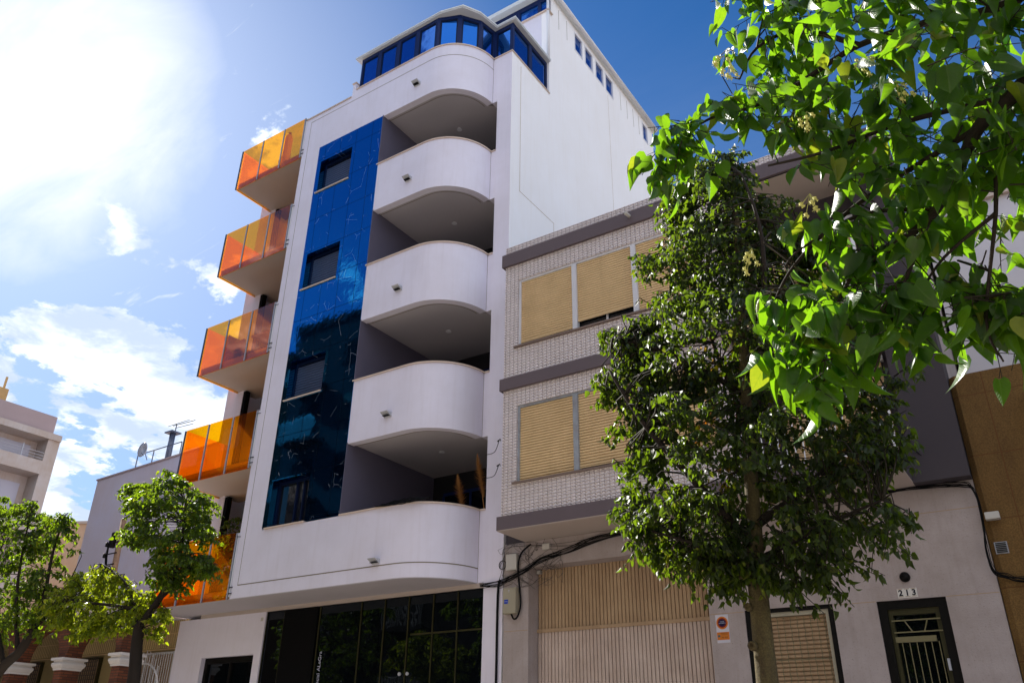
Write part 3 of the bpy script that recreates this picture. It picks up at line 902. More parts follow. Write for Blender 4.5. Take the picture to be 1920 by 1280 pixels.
    for a, b in wins:
        fr = MB().box(XR - 0.11, XR - 0.02, a, a + 0.05, 21.58, 22.38).box(XR - 0.11, XR - 0.02, b - 0.05, b, 21.58, 22.38).box(XR - 0.11, XR - 0.02, a + 0.05, b - 0.05, 21.58, 21.63).box(XR - 0.11, XR - 0.02, a + 0.05, b - 0.05, 22.33, 22.38)
        fr.build('side_window_frame', 'white_metal', sp)
        MB().box(XR - 0.08, XR - 0.07, a + 0.05, b - 0.05, 21.63, 22.33).build('side_window_pane', 'sky_tinted_glass', sp)
    g = MB()
    for y in (15.75, 16.25, 19.95, 20.45, 20.95, 21.4): g.box(XR - 0.03, XR - 0.026, y, y + 0.014, 21.55, 22.4)
    g.build('panel_joint', 'seam_sealant', sp)
    B(MB().box(-13.6, XR + 0.10, 15.0, 22.75, 22.58, 22.74), 'penthouse_roof', 'roof_trim')
    m = MB().tube([(XR - 0.02, 15.10, 19.75), (XR - 0.02, 15.10, 22.55)], 0.045, 10).tube([(XR + 0.13, 15.0, 22.62), (XR + 0.13, 22.7, 22.62)], 0.06, 10)
    B(m, 'rain_pipe', 'white_metal', smooth=True)
    # things on and about the tower
    for i, (x, z, wd) in enumerate(((-11.24, 4.96, 'lowest'), (-11.26, 8.03, 'second'), (-11.27, 11.13, 'third'), (-11.26, 14.26, 'fourth'), (-11.24, 17.38, 'topmost'))):
        lbl = {'lowest': 'small grey wedge wall lamp on the lowest curved balcony front', 'second': 'small grey wedge wall lamp on the second curved balcony front from the street',
               'third': 'small grey wedge wall lamp on the middle curved balcony front', 'fourth': 'small grey wedge wall lamp on the curved balcony front just below the top one',
               'topmost': 'small grey wedge wall lamp on the topmost curved balcony front'}[wd]
        L_ = thing('wall_lamp', lbl, 'wall lamp', (x, YF, z), 'wall lamps on the curved balcony fronts')
        b = MB()
        x0, x1, y, h = x - 0.10, x + 0.10, YF, 0.10
        b.add([(x0, y, z + h / 2), (x1, y, z + h / 2), (x1, y, z - h / 2), (x0, y, z - h / 2), (x0 + 0.0, y - 0.16, z + h / 2 - 0.01), (x1, y - 0.16, z + h / 2 - 0.01), (x1, y - 0.13, z + 0.02), (x0, y - 0.13, z + 0.02)],
              [(0, 1, 2, 3), (4, 7, 6, 5), (0, 4, 5, 1), (3, 2, 6, 7), (0, 3, 7, 4), (1, 5, 6, 2)])
        b.build('housing', 'aluminium', L_)
        MB().box(x0 + 0.02, x1 - 0.02, y - 0.11, y - 0.03, z - 0.035, z - 0.03).build('lens', 'dark_metal', L_)
    return T


tower()


def tower_things():
    # folded parasol on the top side balcony
    t = thing('folded_parasol', 'folded plum coloured parasol standing behind the topmost orange balcony glass', 'parasol', (-16.62, 12.30, 17.08))
    MB().tube([(-16.62, 12.30, 17.08), (-16.62, 12.30, 18.50)], 0.018, 8).build('pole', 'aluminium', t)
    MB().lathe((-16.62, 12.30, 17.3), [(0.16, 0), (0.20, 0.04), (0.13, 0.25), (0.115, 0.6), (0.12, 0.95), (0.09, 1.08), (0.02, 1.16)], 14).build('canopy', 'parasol_cloth', t, smooth=True)
    MB().lathe((-16.62, 12.30, 18.44), [(0.03, 0), (0.05, 0.02), (0.05, 0.06), (0.015, 0.09)], 10).build('finial', 'dark_metal', t)
    MB().lathe((-16.62, 12.30, 17.08), [(0.2, 0), (0.2, 0.05), (0.05, 0.09)], 16).build('base', 'grey_frame', t)
    # wicker armchair on the middle side balcony
    zb = 10.85
    t = thing('wicker_armchair', 'dark wicker armchair behind the orange glass of the middle side balcony', 'armchair', (-17.2, 12.55, zb))
    MB().box(-17.65, -16.95, 12.25, 12.85, zb + 0.28, zb + 0.40).build('seat', 'wicker', t, bevel=0.02)
    MB().prism_xz([(-17.72, zb + 0.1), (-17.62, zb + 0.1), (-17.66, zb + 0.98), (-17.86, zb + 0.94)], 12.25, 12.85).build('backrest', 'wicker', t, bevel=0.02)
    for y in (12.22, 12.80): MB().box(-17.66, -16.95, y, y + 0.08, zb + 0.40, zb + 0.66).build('armrest', 'wicker', t, bevel=0.015)
    for x in (-17.6, -17.0):
        for y in (12.27, 12.80): MB().box(x, x + 0.05, y, y + 0.05, zb, zb + 0.28).build('leg', 'wicker', t)
    t = thing('patio_table', 'low dark table beside the wicker armchair on the middle side balcony', 'table', (-16.3, 12.6, zb))
    MB().box(-16.75, -15.95, 12.3, 12.95, zb + 0.66, zb + 0.72).build('tabletop', 'wicker', t)
    for x in (-16.7, -16.05):
        for y in (12.35, 12.85): MB().box(x, x + 0.05, y, y + 0.05, zb, zb + 0.66).build('leg', 'wicker', t)
    # pampas plumes in the first loggia
    for (x, y, lean, lab) in ((-10.05, 13.35, -0.25, 'shorter dry pampas plume leaning in the lowest loggia'), (-9.72, 13.65, -0.3, 'taller dry pampas plume beside the pillar of the lowest loggia')):
        t = thing('pampas_plume', lab, 'dry plant', (x, y, 4.9), 'dry plumes in the lowest loggia')
        hh = 1.95 if x < -10 else 2.45
        top = Vector((x + lean, y - 0.1, 4.9 + hh))
        MB().tube([(x, y, 4.9), (x + lean * 0.4, y - 0.05, 4.9 + hh * 0.55), top], 0.008, 5).build('stem', 'pampas', t)
        random.seed(int(x * 100) % 97)
        m = MB()
        base = Vector((x + lean * 0.45, y - 0.05, 4.9 + hh * 0.62))
        for i in range(900):
            tt = random.random()
            c = base.lerp(top, tt)
            ang = random.uniform(0, 6.28); sp = 0.15 * math.sin(math.pi * min(1, tt * 0.9 + 0.08)) * random.uniform(0.5, 1.2)
            e = c + Vector((math.cos(ang) * sp, math.sin(ang) * sp, random.uniform(0.02, 0.11)))
            n = Vector((math.sin(ang), -math.cos(ang), 0)) * 0.007
            m.add([c - n, c + n, e], [(0, 1, 2)])
        m.build('plume', 'pampas', t, recalc=False)
    # coil of cable over the coping
    t = MB()
    random.seed(5)
    for kk in range(5):
        pts = []
        for i in range(25):
            a = i / 24
            x = -11.35 + 1.35 * a
            yy = 11.96 + 0.03 * random.random() + (0.22 * max(0, a - 0.62) ** 1.2)
            pts.append((x, yy - 0.01 * kk, 6.055 + 0.05 * math.sin(math.pi * a) * (1 - 0.5 * kk) + 0.012 * random.random()))
        t.tube(spline(pts, 2), 0.011, 5)
    o = t.build('cable_coil', 'black_cable', smooth=True)
    tag(o, 'loose black cables lying over the coping of the lowest curved balcony', 'cable')
    # small bird
    b = MB()
    c = Vector((-46, 33, 36))
    b.lathe(tuple(c), [(0.0, -0.25), (0.10, -0.1), (0.12, 0.05), (0.07, 0.2), (0.0, 0.28)], 8, 'y')
    b.add([c + Vector(v) for v in ((-0.05, 0, 0.03), (0.15, 0, 0.05), (0.9, 0.05, 0.25), (0.75, 0.0, 0.18), (0.05, 0.1, 0.03))], [(0, 1, 2, 3)])
    b.add([c + Vector(v) for v in ((0.05, 0, 0.03), (-0.15, 0, 0.05), (-0.9, 0.05, 0.2), (-0.7, 0.0, 0.12))], [(0, 1, 2, 3)])
    tag(b.build('bird', 'dark_metal'), 'small dark bird gliding in the sky left of the tower', 'bird')


tower_things()


# ------------------------------------------------------------------ foliage
LEAF_S = dict(v=[(0, 0.02, 0), (0, 0.45, 0.0), (0, 1.0, -0.10), (-0.40, 0.22, 0.10), (-0.30, 0.60, 0.06), (0.40, 0.22, 0.10), (0.30, 0.60, 0.06)],
              f=[(0, 1, 3), (1, 4, 3), (1, 2, 4), (0, 5, 1), (1, 5, 6), (1, 6, 2)])
_half = [(0.0, 0.04), (0.20, -0.04), (0.36, 0.06), (0.42, 0.22), (0.39, 0.40), (0.29, 0.60), (0.16, 0.78), (0.06, 0.90), (0.0, 1.0)]
_mid = [0.04, 0.06, 0.12, 0.24, 0.40, 0.60, 0.78, 0.90, 1.0]


def big_leaf():
    v = []; f = []; uv = []
    n = len(_half)
    for i, m in enumerate(_mid): v.append((0, m, -0.16 * m * m)); uv.append((0, m))
    L_ = []; R_ = []
    for i in range(1, n - 1):
        x, y = _half[i]
        for sgn, lst in ((-1, L_), (1, R_)):
            lst.append(len(v)); v.append((sgn * x, y, 0.22 * x - 0.16 * y * y)); uv.append((sgn * x, y))
    for sgn, lst in ((-1, L_), (1, R_)):
        for i in range(n - 1):
            a, b = i, i + 1
            oa = lst[i - 1] if 1 <= i <= n - 2 else None
            ob = lst[i] if i + 1 <= n - 2 else None
            q = [a, b] + ([ob] if ob is not None else []) + ([oa] if oa is not None else [])
            if sgn > 0: q = q[::-1]
            f.append(tuple(q))
    return dict(v=v, f=f, uv=uv)


LEAF_B = big_leaf()


def leaves_mesh(name, mat, leaf, pos, axes, nrm, sizes, parent, uv=False, bend=None):
    tv = np.array(leaf['v']); k = len(tv); n = len(pos)
    pos = np.array(pos); ax = np.array(axes); nr = np.array(nrm); sz = np.array(sizes)
    ax /= np.linalg.norm(ax, axis=1)[:, None]
    nr = nr - ax * (nr * ax).sum(1)[:, None]; nr /= np.linalg.norm(nr, axis=1)[:, None]
    sd_ = np.cross(ax, nr)
    T = np.repeat(tv[None], n, 0)
    if bend is not None:
        b = np.array(bend)
        T[:, :, 2] += -b[:, None, 0] * T[:, :, 1] ** 2 + b[:, None, 1] * np.abs(T[:, :, 0])
        T[:, :, 0] *= b[:, None, 2]
    V = pos[:, None] + sz[:, None, None] * (T[:, :, 0:1] * sd_[:, None] + T[:, :, 1:2] * ax[:, None] + T[:, :, 2:3] * nr[:, None])
    org = np.array(ORG[parent.name])
    V = V.reshape(-1, 3) - org
    lens = [len(f) for f in leaf['f']]; flat = np.array([i for f in leaf['f'] for i in f])
    loops = (flat[None] + (np.arange(n) * k)[:, None]).ravel()
    me = bpy.data.meshes.new(name)
    me.vertices.add(len(V)); me.vertices.foreach_set('co', V.astype(np.float32).ravel())
    me.loops.add(len(loops)); me.loops.foreach_set('vertex_index', loops.astype(np.int32))
    tot = np.tile(lens, n); st = np.concatenate([[0], np.cumsum(tot)[:-1]])
    me.polygons.add(len(tot)); me.polygons.foreach_set('loop_start', st.astype(np.int32)); me.polygons.foreach_set('loop_total', tot.astype(np.int32))
    me.update(calc_edges=True)
    if uv:
        u = me.uv_layers.new(name='UVMap')
        tuv = np.array(leaf['uv'])[flat]
        u.data.foreach_set('uv', np.tile(tuv, (n, 1)).astype(np.float32).ravel())
        me.polygons.foreach_set('use_smooth', np.ones(len(tot), bool))
    me.materials.append(MATS[mat])
    o = bpy.data.objects.new(name, me); COL.objects.link(o); o.parent = parent; ORG[o.name] = ORG[parent.name]
    return o


def in_poly(x, z, P):
    c = False; n = len(P); j = n - 1
    for i in range(n):
        xi, zi = P[i]; xj, zj = P[j]
        if (zi > z) != (zj > z) and x < (xj - xi) * (z - zi) / (zj - zi) + xi: c = not c
        j = i
    return c


def edge_dist(x, z, P):
    best = 9.0; n = len(P)
    for i in range(n):
        ax_, az = P[i]; bx, bz = P[(i + 1) % n]
        dx, dz = bx - ax_, bz - az
        t = max(0, min(1, ((x - ax_) * dx + (z - az) * dz) / (dx * dx + dz * dz + 1e-9)))
        best = min(best, math.hypot(x - ax_ - t * dx, z - az - t * dz))
    return best


def crown(T, polys, y0, branches, n_tw, per, size, mat, seed, thick=1.0, holes=0.42, hs=2.0, twl=0.35, leaf=LEAF_S, uvs=False, droop=0.75, twig_r=0.006, twig_mat='twig_bark', rgt=0.0):
    """twigs and leaves fill the crown's volume: outline polygons in the plane y = y0, depth grows with the distance from the outline"""
    rng = random.Random(seed)
    nodes = [Vector(p) for b in branches for p in b]
    tw = MB(); pos = []; axs = []; nrm = []; szs = []; bend = []
    area = []
    for P in polys:
        a = 0
        for i in range(len(P)): a += P[i][0] * P[(i + 1) % len(P)][1] - P[(i + 1) % len(P)][0] * P[i][1]
        area.append(abs(a) / 2)
    tot = sum(area)
    for P, a in zip(polys, area):
        xs = [p[0] for p in P]; zs = [p[1] for p in P]
        want = int(n_tw * a / tot); got = 0; tries = 0
        while got < want and tries < want * 60:
            tries += 1
            x = rng.uniform(min(xs), max(xs)); z = rng.uniform(min(zs), max(zs))
            if not in_poly(x, z, P): continue
            dd = edge_dist(x, z, P)
            yy = y0 + rng.uniform(-1, 1) * min(thick, 0.12 * thick + dd * 1.05)
            if noise.noise(Vector((x * hs + seed, yy * hs, z * hs))) * 0.5 + 0.5 < holes: continue
            got += 1
            c = Vector((x, yy, z))
            near = min(nodes, key=lambda q: (q - c).length_squared + (0.3 if q.z > c.z + 0.3 else 0))
            out = (c - near); out.z *= 0.4
            if out.length < 1e-3: out = Vector((1, 0, 0))
            out.normalize()
            dirn = (out * 0.8 + Vector((rng.uniform(-1, 1), rng.uniform(-1, 1), rng.uniform(-0.6, 0.5))) * 0.8).normalized()
            Lw = twl * rng.uniform(0.6, 1.3)
            st = c - dirn * Lw * 0.5
            en = c + dirn * Lw * 0.5 + Vector((0, 0, -Lw * 0.35))
            midp = (st + en) / 2 + Vector((0, 0, Lw * 0.10))
            if (near - st).length < 1.1 and rng.random() < (0.12 if uvs else 0.4):
                m_ = near.lerp(st, 0.5) + Vector((rng.uniform(-1, 1), rng.uniform(-1, 1), rng.uniform(-0.5, 1))) * 0.08
                tw.tube([near, m_, st], twig_r * 1.6, 4, twig_r, cap=False)
            tw.tube([st, midp, en], twig_r, 3, twig_r * 0.5, cap=False)
            for i in range(per):
                t = (i + rng.random()) / per
                p = (st.lerp(midp, t * 2) if t < 0.5 else midp.lerp(en, t * 2 - 1))
                s_ = size * rng.uniform(0.6, 1.25)
                a_ = rng.uniform(0, 2 * math.pi)
                side = Vector((math.cos(a_), math.sin(a_), 0))
                petl = side * s_ * rng.uniform(0.2, 0.5) + Vector((0, 0, -0.15 * s_))
                ax_ = (side * rng.uniform(0.15, 0.9) + dirn * 0.25 + Vector((0, 0, -droop * rng.uniform(0.5, 1.4)))).normalized()
                n_ = Vector((rng.gauss(0, 1), rng.gauss(0, 1), rng.gauss(0.5, 0.7)))
                pos.append(p + petl); axs.append(ax_); nrm.append(n_); szs.append(s_)
                bend.append((rng.uniform(-0.15, 0.55), rng.uniform(-0.2, 0.9), rng.uniform(0.52, 0.92)))
                if uvs: tw.tube([p, p + petl], 0.0012, 3, 0.001, cap=False)
    cr_ = leaves_mesh('crown', mat, leaf, pos, axs, nrm, szs, T, uvs, bend)
    if rgt is not None:
        tw.build('twigs', twig_mat, T, smooth=True, recalc=False)
    return cr_


def limb_mesh(T, paths, mat, name_first='trunk', knots=()):
    for i, (pts, r0, r1) in enumerate(paths):
        P = spline(pts, 5)
        rr = [r0 + (r1 - r0) * (j / (len(P) - 1)) ** 0.8 for j in range(len(P))]
        rr = [r * (1 + 0.06 * noise.noise(Vector((j * 0.7, i * 3.1, 0.3)))) for j, r in enumerate(rr)]
        m = MB().tube(P, rr, 14 if i == 0 else 8)
        if i == 0:
            for (kx, ky, kz, kr) in knots:
                m.lathe((kx, ky, kz), [(kr * 1.15, -0.02), (kr, 0.015), (kr * 0.6, 0.028), (kr * 0.35, 0.015), (0.002, 0.008)], 10, 'y')
        m.build(name_first if i == 0 else 'branch', mat if i == 0 else 'dark_bark', T, smooth=True)


def trees():
    # right-hand kerb tree before the terraced house
    T = thing('street_tree', 'tall bushy dark green tree with pale knotted trunk before the tiled house', 'tree', (-2.24, 7.0, 0), 'street trees along the far kerb')
    br = [
        ([(-2.26, 7.0, -0.02), (-2.23, 7.0, 1.2), (-2.22, 7, 2.2), (-2.20, 7, 3.1), (-2.17, 7.02, 3.6), (-2.12, 7.0, 4.4), (-2.05, 7, 5.4), (-1.98, 7, 6.5), (-1.95, 7.0, 7.1)], 0.125, 0.02),
        ([(-2.19, 7, 3.2), (-2.5, 6.7, 3.7), (-2.9, 6.5, 4.3), (-3.2, 6.4, 4.9)], 0.05, 0.012),
        ([(-2.18, 7, 3.4), (-1.7, 7.3, 3.8), (-1.3, 7.5, 4.2), (-0.95, 7.6, 4.5)], 0.05, 0.012),
        ([(-2.15, 7, 3.7), (-2.3, 7.5, 4.5), (-2.6, 7.7, 5.6), (-2.7, 7.6, 6.4)], 0.045, 0.01),
        ([(-2.15, 7, 3.9), (-1.8, 6.6, 4.8), (-1.6, 6.4, 5.8), (-1.7, 6.4, 6.6)], 0.045, 0.01),
        ([(-2.2, 7, 3.15), (-2.7, 6.9, 3.3), (-3.1, 6.8, 3.45)], 0.03, 0.008),
        ([(-2.2, 7, 3.1), (-1.6, 6.9, 3.3), (-1.1, 6.9, 3.45)], 0.03, 0.008),
        ([(-2.1, 7, 4.6), (-2.7, 6.8, 5.1), (-3.3, 6.7, 5.4)], 0.03, 0.008)]
    limb_mesh(T, br, 'bark', knots=((-2.30, 6.885, 2.98, 0.035), (-2.27, 6.88, 2.72, 0.030), (-2.27, 6.88, 2.42, 0.036)))
    P = [(-2.71, 7.04), (-2.36, 7.40), (-1.88, 7.36), (-1.6, 6.87), (-1.35, 6.37), (-1.2, 5.61), (-0.98, 5.08), (-0.64, 4.58), (-0.75, 4.22), (-0.86, 3.83), (-0.85, 3.43), (-0.88, 3.24), (-1.33, 3.06), (-1.51, 2.91), (-1.77, 2.9), (-1.93, 2.66), (-2.04, 2.75), (-2.12, 2.92), (-2.30, 3.0), (-2.46, 2.95), (-2.63, 3.06), (-2.77, 3.1), (-3.0, 3.2), (-3.37, 3.34), (-3.41, 3.74), (-3.22, 3.98), (-3.5, 4.24), (-3.48, 4.58), (-3.29, 4.71), (-3.62, 4.96), (-3.58, 5.19), (-3.25, 5.25), (-3.60, 5.65), (-3.50, 5.78), (-3.2, 5.6), (-2.98, 5.91), (-3.06, 6.54), (-2.80, 6.43)]
    nodes = [spline(b[0], 4) for b in br]
    crown(T, [P], 7.0, [n[8:] for n in nodes[:1]] + nodes[1:], 1900, 16, 0.068, 'tree_leaf', 11, thick=0.95, holes=0.50, hs=2.7, twl=0.32, droop=1.0)

    # lime green tree left of the tower
    T = thing('street_tree', 'lime green forked tree with leaning dark trunk left of the tower', 'tree', (-13.0, 8.5, 0), 'street trees along the far kerb')
    br = [
        ([(-13.02, 8.5, -0.02), (-13.0, 8.5, 1.4), (-13.04, 8.5, 2.57), (-13.16, 8.5, 3.15), (-13.2, 8.5, 3.49)], 0.125, 0.085),
        ([(-13.2, 8.5, 3.45), (-12.78, 8.5, 3.89), (-12.51, 8.5, 4.39), (-12.50, 8.5, 4.9), (-12.6, 8.5, 5.5)], 0.075, 0.015),
        ([(-13.2, 8.5, 3.45), (-13.0, 8.6, 3.85), (-12.78, 8.8, 4.3), (-12.9, 8.9, 5.2)], 0.06, 0.015),
        ([(-13.2, 8.5, 3.4), (-13.42, 8.5, 3.8), (-13.9, 8.45, 4.28), (-14.6, 8.4, 4.62)], 0.038, 0.010),
        ([(-13.4, 8.5, 3.75), (-14.0, 8.4, 3.85), (-14.8, 8.3, 3.95), (-15.5, 8.3, 4.1)], 0.04, 0.01),
        ([(-13.25, 8.5, 3.45), (-13.8, 8.7, 3.55), (-14.6, 8.8, 3.62)], 0.03, 0.008)]
    limb_mesh(T, br, 'dark_bark')
    up = [(-14.47, 5.95), (-14.15, 6.18), (-13.75, 5.98), (-13.4, 6.02), (-13.1, 6.28), (-12.85, 6.18), (-12.6, 5.85), (-12.1, 5.60), (-11.85, 5.45), (-12.05, 5.1), (-11.72, 4.95), (-11.95, 4.62), (-11.55, 4.35), (-11.6, 4.15), (-12.05, 4.22), (-12.35, 3.96), (-12.7, 4.15), (-12.95, 3.98), (-13.2, 4.35), (-13.05, 4.6), (-13.5, 4.85), (-14.0, 4.95), (-14.2, 5.15), (-13.85, 5.35), (-14.2, 5.6)]
    lo = [(-13.0, 4.15), (-12.9, 3.9), (-13.1, 3.75), (-13.5, 3.42), (-14.2, 3.45), (-14.8, 3.45), (-15.63, 3.55), (-16.1, 3.85), (-16.0, 4.27), (-15.5, 4.55), (-14.82, 4.66), (-14.3, 4.55), (-13.7, 4.25), (-13.4, 4.0)]
    sm = [(-12.75, 3.75), (-12.45, 3.75), (-12.35, 3.35), (-12.65, 3.20), (-12.85, 3.4)]
    crown(T, [up], 8.5, [spline(b[0], 4) for b in br[1:3]], 430, 17, 0.080, 'green_leaf', 21, thick=0.75, holes=0.50, hs=3.2, twl=0.30, droop=0.8)
    crown(T, [lo, sm], 8.5, [spline(b[0], 4) for b in br[3:]], 330, 16, 0.080, 'lime_leaf', 22, thick=0.7, holes=0.48, hs=3.0, twl=0.30, droop=0.8)

    T = thing('street_tree', 'green tree with crooked dark trunk nearest the left building', 'tree', (-17.9, 8.6, 0), 'street trees along the far kerb')
    br = [
        ([(-17.9, 8.6, -0.02), (-17.9, 8.6, 1.6), (-17.75, 8.55, 2.6), (-17.3, 8.5, 3.0), (-16.85, 8.5, 3.25), (-16.55, 8.5, 3.65)], 0.12, 0.075),
        ([(-16.6, 8.5, 3.6), (-16.5, 8.5, 4.2), (-16.6, 8.5, 5.1), (-16.5, 8.5, 5.8)], 0.06, 0.012),
        ([(-16.9, 8.5, 3.2), (-17.3, 8.4, 4.2), (-17.6, 8.4, 5.2), (-17.7, 8.4, 6.1)], 0.05, 0.012),
        ([(-16.6, 8.5, 3.6), (-16.1, 8.6, 4.1), (-15.8, 8.6, 4.7)], 0.04, 0.01),
        ([(-17.3, 8.5, 3.0), (-18.3, 8.5, 4.2), (-18.9, 8.5, 5.2)], 0.05, 0.01)]
    limb_mesh(T, br, 'dark_bark')
    A = [(-20.4, 6.6), (-19.3, 6.63), (-18.43, 6.35), (-17.75, 6.35), (-17.2, 5.9), (-17.3, 5.2), (-16.9, 4.6), (-16.4, 4.2), (-15.9, 3.9), (-16.2, 3.7), (-16.5, 3.45), (-17.2, 3.7), (-17.9, 3.45), (-19.14, 3.6), (-20.4, 4.0)]
    B_ = [(-16.95, 5.85), (-16.5, 5.85), (-16.15, 5.38), (-15.9, 5.12), (-16.3, 4.8), (-15.9, 4.3), (-16.7, 4.4), (-16.95, 5.1)]
    crown(T, [A, B_], 8.5, [spline(b[0], 4) for b in br[1:]], 640, 16, 0.085, 'green_leaf', 31, thick=0.9, holes=0.49, hs=2.3, twl=0.32, droop=0.8)

    # near tree whose branches hang into the view from the right
    T = thing('overhanging_tree', 'near tree with big sunlit heart shaped leaves hanging in at the top right', 'tree', (1.15, 2.05, 0))
    br = [
        ([(1.15, 2.05, -0.02), (1.12, 2.05, 1.3), (1.05, 2.05, 2.3), (0.9, 2.05, 3.0), (0.85, 2.05, 3.7), (0.95, 2.1, 4.3), (1.05, 2.1, 5.0)], 0.13, 0.018),
        ([(0.95, 2.05, 2.9), (0.6, 2.02, 3.3), (0.3, 2.0, 3.2), (0.17, 2.0, 3.11), (0.08, 2.0, 3.05), (0.0, 2.0, 2.93), (-0.08, 2.0, 2.83), (-0.2, 2.0, 2.77), (-0.28, 2.0, 2.74)], 0.032, 0.006),
        ([(0.17, 2.0, 3.11), (-0.08, 1.98, 3.13), (-0.28, 1.95, 3.1), (-0.44, 1.95, 3.12)], 0.009, 0.003),
        ([(0.08, 2.0, 3.05), (-0.24, 2.05, 2.97), (-0.43, 2.05, 2.84), (-0.51, 2.05, 2.73)], 0.009, 0.003),
        ([(0.85, 2.05, 3.6), (0.28, 2.1, 3.5), (0.06, 2.1, 3.54), (-0.15, 2.1, 3.56), (-0.33, 2.08, 3.49), (-0.48, 2.05, 3.44), (-0.62, 2.05, 3.46), (-0.77, 2.05, 3.42)], 0.016, 0.003),
        ([(-0.08, 2.0, 2.83), (-0.19, 2.0, 2.63), (-0.28, 2.0, 2.45)], 0.008, 0.002),
        ([(0.30, 2.0, 3.2), (0.14, 2.0, 3.09), (0.06, 2.0, 2.79), (-0.02, 2.0, 2.52), (-0.01, 2.0, 2.41)], 0.010, 0.002),
        ([(-0.15, 2.1, 3.56), (-0.31, 2.1, 3.72), (-0.45, 2.1, 3.72), (-0.52, 2.1, 3.62)], 0.010, 0.003),
        ([(-0.28, 2.0, 2.74), (-0.39, 2.0, 2.58), (-0.49, 2.0, 2.49)], 0.006, 0.002),
        ([(-0.06, 2.0, 2.85), (-0.23, 2.0, 2.90), (-0.4, 2.0, 2.85), (-0.45, 2.0, 2.81)], 0.007, 0.002),
        ([(0.06, 2.0, 2.79), (-0.07, 2.0, 2.71), (-0.15, 2.0, 2.62)], 0.006, 0.002),
        ([(0.85, 2.05, 3.9), (0.5, 1.9, 4.1), (0.1, 1.8, 4.2), (-0.2, 1.8, 4.1)], 0.03, 0.006),
        ([(0.85, 2.05, 3.9), (1.4, 2.3, 4.2), (1.8, 2.5, 4.1)], 0.03, 0.006)]
    limb_mesh(T, br, 'dark_bark')
    main = [(-0.56, 3.76), (-0.50, 3.90), (-0.25, 3.95), (0.11, 3.85), (0.50, 3.9), (0.55, 2.9), (0.22, 2.55), (0.06, 2.46), (0.03, 2.52), (-0.03, 2.44), (-0.02, 2.54), (-0.09, 2.52), (-0.10, 2.66), (-0.19, 2.56), (-0.27, 2.46), (-0.35, 2.42), (-0.39, 2.46), (-0.45, 2.45), (-0.52, 2.50), (-0.54, 2.66), (-0.49, 2.84), (-0.38, 2.92), (-0.42, 3.12), (-0.50, 3.14), (-0.45, 3.30), (-0.52, 3.48)]
    tip = [(-0.90, 3.42), (-0.80, 3.50), (-0.60, 3.54), (-0.52, 3.50), (-0.52, 3.36), (-0.62, 3.34), (-0.72, 3.30), (-0.84, 3.32)]
    far = [(0.5, 3.0), (0.3, 4.2), (0.7, 4.9), (1.2, 5.1), (2.0, 4.4), (2.1, 3.4), (1.4, 2.9)]
    nodes = [spline(b[0], 4) for b in br[1:]]
    crown(T, [main], 2.03, nodes, 430, 6, 0.072, 'near_leaf', 41, thick=0.38, holes=0.42, hs=3.5, twl=0.17, leaf=LEAF_B, uvs=True, droop=1.3, twig_r=0.0022)
    crown(T, [tip], 2.05, nodes, 20, 5, 0.074, 'near_leaf', 43, thick=0.12, holes=0.2, hs=3.0, twl=0.15, leaf=LEAF_B, uvs=True, droop=1.3, twig_r=0.0022)
    crown(T, [far], 2.2, nodes, 190, 6, 0.08, 'near_leaf', 44, thick=0.7, holes=0.3, twl=0.2, leaf=LEAF_B, uvs=True, droop=1.2, twig_r=0.002)
    rng = random.Random(9)
    for (x, z) in ((-0.50, 3.45), (-0.48, 3.41), (-0.30, 3.14), (-0.13, 3.25), (-0.50, 2.76), (-0.06, 3.10), (-0.33, 2.87)):
        fr = MB()
        yy = 1.84 + rng.uniform(-0.06, 0.06)
        top = Vector((x, yy + 0.03, z + 0.06))
        for j in range(7):
            c = Vector((x + rng.uniform(-0.022, 0.022), yy + rng.uniform(-0.02, 0.02), z + rng.uniform(-0.022, 0.022)))
            fr.lathe(tuple(c), [(0.001, -0.004), (0.0035, -0.002), (0.0045, 0.002), (0.0055, 0.0045), (0.002, 0.005)], 6)
            for q in range(5):
                a = q * 1.257 + j
                fr.add([c, c + Vector((math.cos(a) * 0.009, math.sin(a) * 0.009, -0.004)), c + Vector((math.cos(a + 0.5) * 0.007, math.sin(a + 0.5) * 0.007, -0.008))], [(0, 1, 2)])
            fr.tube([c, top], 0.0008, 3, cap=False)
        fr.build('flower_cluster', 'fruit_yellow', T, recalc=False)


trees()

# plants on the lowest side balcony
def balcony_plant():
    T = thing('balcony_plant', 'dark leafy potted plant in the recess behind the lowest orange balcony', 'plant', (-16.2, 12.7, 4.82))
    MB().lathe((-16.2, 12.7, 4.82), [(0.15, 0), (0.2, 0.35), (0.22, 0.36), (0.22, 0.42), (0.18, 0.42)], 14).build('pot', 'grey_frame', T)
    crown(T, [[(-17.1, 6.2), (-16.9, 6.6), (-16.2, 6.75), (-15.7, 6.6), (-15.6, 6.1), (-16.0, 5.7), (-16.8, 5.8)]], 12.6, [[(-16.2, 12.7, 5.2), (-16.2, 12.7, 5.8), (-16.3, 12.7, 6.3)]], 40, 12, 0.10, 'tree_leaf', 51, thick=0.3, holes=0.2, twl=0.3)


balcony_plant()


# ------------------------------------------------------------------ terraced house with relief tiles
YB = 12.3      # face of the projecting upper storeys


